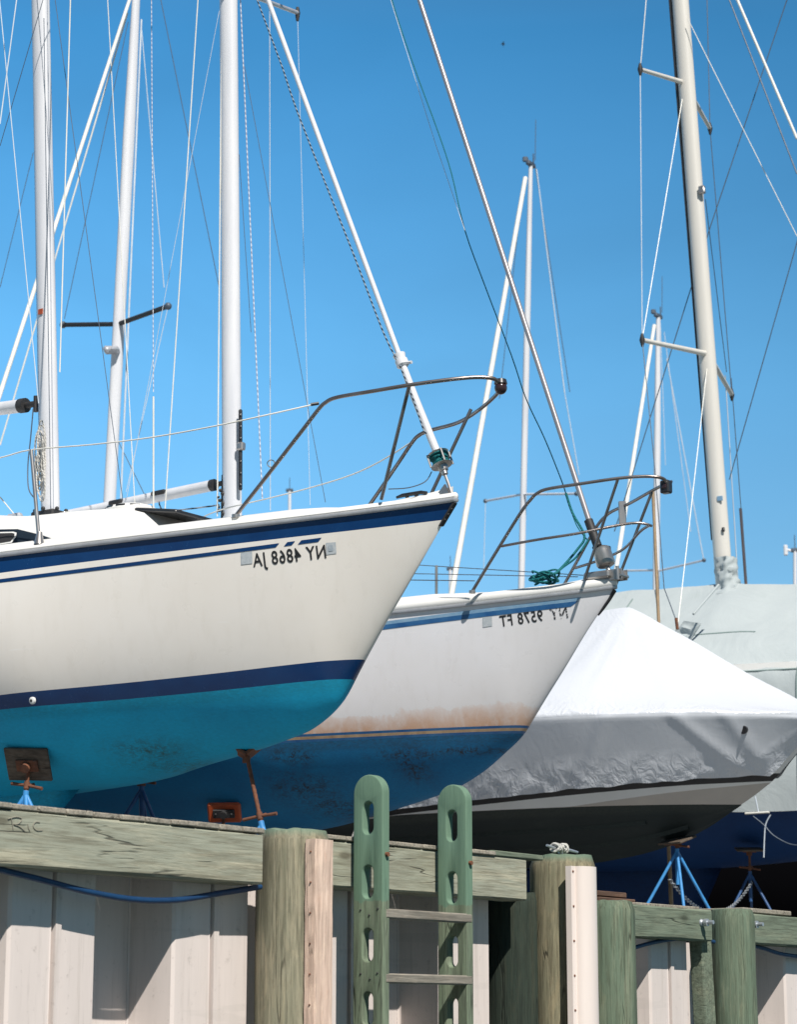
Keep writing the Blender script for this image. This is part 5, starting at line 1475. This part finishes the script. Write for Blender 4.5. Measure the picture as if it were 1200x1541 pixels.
def cov(u, v):
    i = min(max((u+.05)/(L4+.05)*119, 0), 118.99); k = v*40; i0, k0 = int(i), min(int(k), 39); fi, fk = i-i0, k-k0
    a = [Vector(rows[i0+di][k0+dk]) for di in (0, 1) for dk in (0, 1)]
    return (a[0]*(1-fk)+a[1]*fk)*(1-fi)+(a[2]*(1-fk)+a[3]*fk)*fi
def seam(pts, r, n=30):
    P = []
    for i in range(n+1):
        t = i/n; q = cov(pts[0][0]*(1-t)+pts[1][0]*t, pts[0][1]*(1-t)+pts[1][1]*t); P.append(F4.W(q.x, q.y+.004, q.z))
    return P
for a, b in (((1.5, .52), (9.5, .54)), ((4.6, .05), (4.75, .96)), ((2.4, .05), (2.5, .98)), ((6.6, .05), (6.8, .96)), ((3.0, .30), (7.0, .31))):
    tubeobj('seam', seam((a, b), .01), .009, M['tarp_seam'], cover, 6)
# boot of cloth round the mast
m4t = extend_to_z(Mb, F4.pw(1026, 0, 0), CAMZ+14)
rm4 = 24/2*Mb.y/FPX/1.08
mast4 = mast_obj(boat4, Mb-Vector((0, 0, .9)), m4t, rm4, F4.aft, M['cream'], track=False)
axm = (m4t-Mb).normalized()
mb = MB(); aq = (F4.aft-axm*F4.aft.dot(axm)).normalized(); q0 = Mb+aq*(rm4*1.25+.02)+axm*.45; q1 = m4t+aq*(rm4*1.25+.02)
mb.box((q0+q1)/2, (.045, .06, (q1-q0).length), axes=(F4.near, aq, (q1-q0).normalized()), bevel=.004); make('sail_track', mb, M['black_rubber'], mast4)
mb = MB(); rws = []
for k in range(16):
    z = -.16+.40*k/15; r = rm4*1.15+.02+.07*max(0, (1-k/6))**2.2+.010*noise.noise(Vector((k*.9, 0, 3)))
    rws.append([Mb+axm*z+F4.aft*(math.cos(a)*(r+.05*noise.noise(Vector((math.cos(a)*2.5+k*.25, math.sin(a)*2.5, k*.45)))))+F4.near*(math.sin(a)*(r+.05*noise.noise(Vector((math.cos(a)*2.5+k*.25, math.sin(a)*2.5, k*.45))))) for a in [2*pi*j/26 for j in range(26)]])
mb.grid(rws, 0, True); make('mast_boot', mb, M['tarp'], cover, sharp=85)
# loose flap with a shackle hanging
mb = MB(); fl4 = [F4.pw(x, y, 1.15) for x, y in ((1030, 934), (1056, 938), (1036, 968), (1010, 957))]
rws = [[(fl4[0]*(1-i/8)+fl4[1]*(i/8))*(1-j/8)+(fl4[3]*(1-i/8)+fl4[2]*(i/8))*(j/8)+F4.near*(.03*noise.noise(Vector((i*.5, j*.5, 1)))) for i in range(9)] for j in range(9)]
mb.grid(rws); mb.grid([[p-F4.near*.012 for p in r] for r in rws], flip=True); make('flap', mb, M['tarp'], cover)
def spreaderpair(fr, parent, root, tip, w, r, mat):
    a = fr.pw(root[0], root[1], 0); b = fr.pw(tip[0], tip[1], w)
    for q in (b, mirror(fr, b)):
        s = tubeobj('spreader', [a, q], [r*1.25, r], mat, parent, 10)
        d = (q-a).normalized(); m = MB(); m.tube([q+Vector((0, 0, .07)), q, q-Vector((0, 0, .07))], [.012, .03, .012], 8); make('spreader_tip', m, M['black_rubber'], s)
    return b, mirror(fr, b)
t1n, t1f = spreaderpair(F4, boat4, (1030, 125), (964, 105), .95, .022, M['cream'])
t2n, t2f = spreaderpair(F4, boat4, (1066, 533), (967, 512), 1.2, .024, M['cream'])
Z4 = CAMZ+13.6
def ln4(x0, y0, w0, x1, y1, w1, r, mat, zt=None, name='shroud', parent=None): return line(F4, parent or boat4, x0, y0, w0, x1, y1, w1, r, mat, name, zt)
wh = M['vinyl_line']; dk = M['wire_dark']; plw = M['wire_pale']
tubeobj('shroud', [t1n, extend_to_z(t1n, F4.pw(973, 0, .85), CAMZ+13)], .0048, wh, boat4, 6); tubeobj('shroud', [t2n, t1n], .0048, plw, boat4, 6)
ln4(968, 505, 1.15, 1028, 145, .05, .0045, wh); tubeobj('shroud', [t2n, F4.pw(986, 705, 1.45), F4.pw(1000, 885, 1.5), F4.pw(1019, 936, 1.45)], .005, dk, boat4, 6)
ln4(1065, 550, .05, 1020, 946, 1.46, .0045, wh); ln4(1036, 30, .1, 1200, 356, -.2, .0048, wh, name='halyard')
tubeobj('shroud', [t1f, t2f], .005, dk, boat4, 6); tubeobj('shroud', [t1f+Vector((0, 0, 2.5))-F4.near*.05, t1f], .005, dk, boat4, 6)
ln4(1062, 300, -.05, 1094, 560, -1.1, .0045, dk); ln4(1092, 565, -.9, 1111, 871, -1.2, .006, plw); ln4(1101, 569, -1.2, 1124, 875, -1.45, .005, dk)
ln4(1185, 0, -.2, 1070, 340, -.1, .0055, dk, Z4, 'halyard'); ln4(1070, 340, -.1, 925, 800, -.1, .0055, dk, name='halyard')
ln4(1098, 722, -.3, 1200, 365, -.3, .0055, dk, Z4, 'halyard')
ln4(1110, 0, 0, 1200, 209, 0, .016, wh, Z4, 'furled_forestay'); ln4(1098, 0, .1, 1200, 262, .1, .008, M['teal_rope'] if False else dk, Z4, 'halyard')
tubeobj('tie_rope', [F4.pw(1082, 880, 1.0), F4.pw(1044, 924, 1.42)], .012, M['tarp'], cover, 6)
tubeobj('shackle', [F4.pw(1018, 930, 1.47), F4.pw(1020, 947, 1.47)], .016, M['rust'], boat4, 6)
mb = MB(); mb.box(F4.pw(1057, 286, rm4*.9), (.07, .05, .09), axes=(F4.aft, F4.near, axm), bevel=.01); make('mast_fitting', mb, M['steel'], mast4)
mb = MB(); mb.box(F4.pw(1089, 797, rm4+.004), (.035, .02, .05), axes=(F4.aft, F4.near, axm), bevel=.008); make('mast_slot', mb, M['black'], mast4)
mb = MB(); mb.box(F4.pw(1084, 750, rm4+.002), (.06, .012, .05), axes=(F4.aft, F4.near, axm), bevel=.002); make('sticker', mb, M['light_blue'], mast4)
fin(F4, boat4, F4.uz(1089, 1283, 0)[0], F4.uz(1089, 1283, 0)[0]+3.2, K4(4)+.05, GZ+.06, .55, M['antifoul_royal'], .2)
# hem straps and ropes
tubeobj('strap', [F4.pw(1122, 1224, 1.50), F4.pw(1158, 1222, 1.50)], .010, M['vinyl_line'], cover, 8)
tubeobj('strap', [F4.pw(1137, 1198, 1.50), F4.pw(1142, 1222, 1.50)], .006, M['wire_pale'], cover, 8)
hr = smoothpath([F4.pw(1134, 1228, 1.5), F4.pw(1150, 1241, 1.5), F4.pw(1165, 1257, 1.5), F4.pw(1190, 1270, 1.5), F4.pw(1215, 1272, 1.5)], 4); tubeobj('tie_rope', hr, .006, M['wire_dark'], cover, 6)
hr = smoothpath([F4.pw(1160, 1226, 1.5), F4.pw(1153, 1240, 1.5), F4.pw(1151, 1260, 1.5), F4.pw(1150, 1290, 1.5)], 4); tubeobj('tie_rope', hr, .006, M['wire_pale'], cover, 6)

# ================================================================== FAR SAILBOATS
def far_boat(label, top, bot, Y, wpx, stay, staybot_dY, bowang, hull_mat, deck=2.7, spread=None, sprmat=None, stays=(), Lb=8.0, staywpx=6, whip=False):
    """masthead and a lower point of the mast in the photo, the mast runs on down to the deck"""
    a = atY(top[0], top[1], Y); c = atY(bot[0], bot[1], Y); base = extend_to_z(a, c, CAMZ+deck)
    fwd = Vector((math.cos(bowang), math.sin(bowang), 0)); O = Vector((base.x, base.y, 0))+fwd*3.0
    fr = _F(O, 0); fr.aft = -fwd; fr.near = Vector((fwd.y, -fwd.x, 0))
    if fr.near.y > 0: fr.near = -fr.near
    t = thing('sailboat', label, 'sailboat', fr.W(4, 0, GZ), 'far sailboats of which mostly masts show')
    Bq = Bfun(1.25, 4.2, Lb); Sq = lambda u: CAMZ+deck-.15+.12*max(0, 1-u/3)**2
    Kq = pchip([(0, Sq(0)), (.4, Sq(0)-.7), (.9, CAMZ+1.6), (1.8, CAMZ+1.38), (3.5, CAMZ+1.28), (7, CAMZ+1.6), (8, CAMZ+1.9)])
    bq = hull_b(Bq, Sq, Kq); wl = lambda u: CAMZ+1.75
    build_hull(fr, 'hull', t, Lb, Bq, Sq, Kq, bq, [(lambda u: wl(u), 6, 0)], 8, [M['deck_white'], hull_mat], 1, NU=30)
    deck_rows(fr, t, Lb, Bq, Sq, rise=.08); fin(fr, t, 3.2, 4.9, Kq(4)+.05, GZ+.05, .4, hull_mat, .14)
    r = wpx/2*Y/FPX/1.1; mst = mast_obj(t, base, a, r, -fwd, M['alu'], track=False)
    mb = MB(); mb.box(a+Vector((0, 0, .03)), (.26, .08, .09), axes=(fwd, fr.near, Vector((0, 0, 1))), bevel=.02); mb.tube([a+Vector((.05, 0, .05)), a+Vector((.05, 0, .22))], .012, 6); mb.box(a+Vector((-.09, 0, .12)), (.10, .04, .10), bevel=.02)
    make('masthead', mb, M['wire_dark'], mst)
    if whip: tubeobj('wind_vane', [a+Vector((.05, 0, .1)), a+Vector((.05, 0, .75)), a+Vector((.25, 0, .80))] if False else [a+Vector((.08, 0, .1)), a+Vector((.10, 0, .85))], .006, M['wire_dark'], mst, 6)
    if stay:
        p = atY(stay[0], stay[1], Y); q = atY(stay[2], stay[3], Y+staybot_dY); e = extend_to_z(p, q, CAMZ+deck)
        tubeobj('furled_forestay', [p, e], [staywpx/2*Y/FPX*.8, staywpx/2*Y/FPX], M['vinyl_line'], t, 10)
    if spread:
        for (x0, y0, x1, y1, dY) in spread:
            p, q = atY(x0, y0, Y), atY(x1, y1, Y+dY); s = tubeobj('spreader', [p, q], .026 if sprmat else .02, sprmat or M['alu'], t, 8)
            m = MB(); m.ball(q, .04, 6); make('spreader_tip', m, M['wire_dark'], s)
    for (x0, y0, x1, y1, rr, mt) in stays:
        tubeobj('shroud', [atY(x0, y0, Y), atY(x1, y1, Y)], rr, mt, t, 6)
    return t
ghost = M['wire_pale']
far_boat('sailboat whose mast with dark crossbars stands between the two nearest masts', (206, -24), (165, 753), 24, 17.5, (199, -12, 0, 593), -2.5, R(215), M['antifoul_blue'],
         spread=[(178, 488, 95, 489, .7), (178, 488, 253, 461, -.9)], sprmat=M['black_rubber'], staywpx=7,
         stays=[(192, 20, 0, 670, .009, M['vinyl_line']), (213, 30, 182, 750, .010, ghost), (213, 43, 247, 433, .005, ghost), (193, 33, 97, 480, .004, dk), (242, 0, 330, 433, .0045, dk), (253, 461, 190, 740, .004, ghost), (0, 433, 50, 230, .004, dk), (166, 640, 218, 745, .005, dk)])
o = atY(168, 527, 23.9); mb = MB(); mb.box(o, (.17, .16, .06), bevel=.02); mb.ball(o+Vector((-.04, -.08, -.02)), .035, 8); fit = make('mast_light', mb, M['alu_grey'], None); tag(fit, 'small steaming light and bracket clamped on the mast with dark crossbars', 'lamp')
far_boat('sailboat with the mast top and furled sail seen between the two bows', (799, 250), (785, 880), 38, 10.5, (791, 268, 680, 893), -3.0, R(240), M['antifoul_royal'],
         spread=[(786, 744, 731, 754, 1.2), (786, 744, 868, 743, -1.2)], staywpx=9, whip=True,
         stays=[(808, 255, 850, 590, .010, ghost), (806, 250, 858, 590, .007, dk), (850, 590, 872, 715, .008, ghost), (731, 757, 728, 868, .006, ghost), (785, 300, 752, 600, .006, dk)])
far_boat('sailboat with the shorter mast seen just left of the cream mast', (991, 478), (988, 880), 44, 11, (985, 490, 932, 830), -3.0, R(235), M['antifoul_royal'],
         spread=[(988, 858, 932, 859, 1.0), (988, 860, 1060, 843, -1.5)], staywpx=7, whip=True,
         stays=[(1004, 540, 1060, 845, .010, ghost), (1000, 500, 1040, 800, .007, ghost), (994, 480, 1002, 700, .006, ghost)])
def far_mast(label, x, y0, y1, Y, wpx, extra=None):
    a = atY(x, y0, Y); b = atY(x, y1, Y); base = extend_to_z(a, b, CAMZ+2.4); r = wpx/2*Y/FPX
    t = thing('sailboat', label, 'sailboat', (base.x, base.y, GZ), 'distant sailboats whose mast tops peep over the decks')
    tubeobj('mast', [base, a], r, M['alu'], t, 10)
    mb = MB(); mb.box(a, (r*4.5, r*2, r*2.2), bevel=r*.5); mb.tube([a, a+Vector((0, 0, r*8))], r*.22, 6); make('masthead', mb, M['wire_dark'], t)
    fr = _F(Vector((base.x+2.5, base.y, 0)), R(10)); Bq = Bfun(1.2, 3.5, 7); Sq = lambda u: CAMZ+2.4; Kq = pchip([(0, CAMZ+2.4), (.6, CAMZ+1.6), (1.4, CAMZ+1.2), (4, CAMZ+1.1), (7, CAMZ+1.6)])
    build_hull(fr, 'hull', t, 7, Bq, Sq, Kq, hull_b(Bq, Sq, Kq), [(lambda u: CAMZ+1.6, 4, 0)], 6, [M['deck_white'], M['antifoul_blue']], 1, NU=20); deck_rows(fr, t, 7, Bq, Sq)
    if extra: extra(t, a)
    return t
far_mast('distant sailboat, a tiny mast top above the foredeck beneath the first bow rail', 436, 738, 790, 80, 5)
far_mast('distant sailboat, a tiny mast top beside the bottom of the far furled sail', 678, 856, 890, 90, 5)
def vane(t, a):
    tubeobj('wind_vane_arm', [a, a+Vector((-.3, 0, .05))], .02, M['alu'], t, 6)
tt = far_mast('distant sailboat with a white mast top at the right edge of the picture', 1197, 828, 880, 55, 6)
a = atY(1197, 830, 55); mb = MB(); mb.tube([a, atY(1183, 827, 55)], .03, 6); mb.box(atY(1183, 828, 55), (.10, .06, .26), bevel=.02); make('wind_vane', mb, M['alu'], tt)

# low hull made up in black to stand for the shade behind the stands
TH6 = R(8); O6 = Vector((9.5, 27.5, 0)); F6 = _F(O6, TH6); L6 = 13
B6 = Bfun(1.6, 4, L6, tail=.95); S6 = lambda u: CAMZ+2.15; K6 = pchip([(0, CAMZ+2.15), (.8, CAMZ+1.2), (2, CAMZ+.62), (L6, CAMZ+.54)])
b6 = hull_b(B6, S6, K6, soft=1.5)
bt = thing('shade_fill_hull', 'made-up low black hull filling in the shade behind the boat stands', 'filler hull', F6.W(6, 0, GZ))
build_hull(F6, 'hull', bt, L6, B6, S6, K6, b6, [(lambda u: CAMZ+1.9, 3, 0)], 8, [M['shade_black'], M['shade_black']], 1, NU=30); deck_rows(F6, bt, L6, B6, S6, mat=M['shade_black'])

# ================================================================== STANDS
def normal_at(fr, b, px, py):
    p = hull_point(fr, b, px, py); q = hull_point(fr, b, px+12, py); r = hull_point(fr, b, px, py+8)
    n = (q-p).cross(r-p).normalized()
    return p, (n if n.dot(ORG-p) > 0 else -n)
p, n = normal_at(F1, b1, 47, 1138); print('standA', p, n)
jack_stand('blue stand with a square wooden pad under the turquoise hull at the far left', p+n*.045, Vector((-.06, -.05, -1)), 'ply', M['blue_steel'], .115, rough_n=(.22, .80, .55), legdirs=(R(185), R(285), R(330)), padrot=.05)
p = F1.pw(371, 1134, 0); q = F1.pw(392, 1232, 0)
jack_stand('rusty vee topped stand with long leaning screw under the turquoise forefoot', p, q-p, 'vee', M['blue_steel'], (q-p).length*.93, rough_n=(0, .0, 1))
p = atY(213, 1166, 14.9)
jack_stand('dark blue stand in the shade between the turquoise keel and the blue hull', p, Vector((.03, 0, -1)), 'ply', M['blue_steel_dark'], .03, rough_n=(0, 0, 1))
p, n = normal_at(F2, b2, 341, 1212); print('standD', p, n)
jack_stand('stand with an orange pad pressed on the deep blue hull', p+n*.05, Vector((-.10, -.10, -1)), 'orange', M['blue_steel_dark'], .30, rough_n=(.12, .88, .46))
p, n = normal_at(F3, b3, 602, 1262) if False else (atY(600, 1250, 20.2), Vector((0, -.3, -1)))
jack_stand('stand with an orange pad glimpsed between the ladder uprights', p, Vector((0, 0, -1)), 'orange', M['blue_steel_dark'], .25, rough_n=-n)
p = F3.pw(1019, 1262, .12); p.z = min(p.z, CAMZ+9)
jack_stand('bright blue stand with a brown pad under the black motorboat bow', p, Vector((0, 0, -1)), 'ply', M['blue_steel'], .04, rough_n=(-.25, -.2, 1), legdirs=(R(188), R(272), R(20)))
p = F4.pw(1128, 1276, .7)
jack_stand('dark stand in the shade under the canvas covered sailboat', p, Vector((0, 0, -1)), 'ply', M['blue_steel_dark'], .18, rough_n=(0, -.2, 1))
# chain between the last two stands
mb = MB(); c0 = F3.pw(1008, 1322, .12); c1 = F4.pw(1132, 1327, .7); N = 70
for i in range(N):
    t = (i+.5)/N; P = c0.lerp(c1, t)-Vector((0, 0, .28*4*t*(1-t))); d = (c1-c0).normalized()
    s_ = Vector((0, 0, 1)) if i % 2 else d.cross(Vector((0, 0, 1))).normalized(); Lk = (c1-c0).length/N*.75
    mb.tube([P+d*(Lk*math.cos(a))+s_*(.014*math.sin(a)) for a in np.linspace(0, 2*pi, 9)], .0055, 4, cap=False)
tag(make('chain', mb, M['galv']), 'thin chain sagging between the bright blue stand and the dark stand', 'chain')
tag(tubeobj('rope', [F3.pw(541, 1235, 1.35), F3.pw(529, 1262, 1.35)], .008, M['grey_rope'], None, 6), 'thin pale rope hanging beside the left ladder upright', 'rope')

# ================================================================== POLES, BIRD
a = atY(983, 738, 21.3); b = atY(992, 940, 21.0)
pt = extend_to_z(a, b, GZ); mb = MB(); n = 14
mb.tube([a.lerp(pt, i/n) for i in range(n+1)], [.014+.0016*(i % 3 == 0)+.004*i/n for i in range(n+1)], 8)
tag(make('pole', mb, paint('bamboo', (.32, .22, .12), (.22, .15, .09), 20, .6)), 'thin brown bamboo pole standing behind the white wrapped tent', 'pole')
a = atY(1115, 765, 27); b = atY(1123, 876, 27); pt = extend_to_z(a, b, GZ)
tag(tubeobj('pole', [a, pt], .018, paint('brown_post', (.14, .09, .08), (.1, .07, .06), 20, .6), None, 8), 'short dark reddish pole right of the cream mast foot', 'pole')
c = atY(757, 67, 110); mb = MB()
mb.tube([c+Vector((-.10, 0, .0)), c+Vector((-.04, 0, .015)), c+Vector((.05, 0, .012)), c+Vector((.13, 0, -.01))], [.008, .03, .028, .006], 8)
for s in (1, -1): mb.add([c+Vector((-.03, 0, .02)), c+Vector((.05, 0, .02)), c+Vector((.06, s*.2, .05)), c+Vector((.0, s*.2, .05)), c+Vector((.04, s*.34, .0))], [(0, 1, 2, 3), (3, 2, 4)])
tag(make('bird', mb, M['black_rubber']), 'tiny dark bird high in the open sky', 'bird')
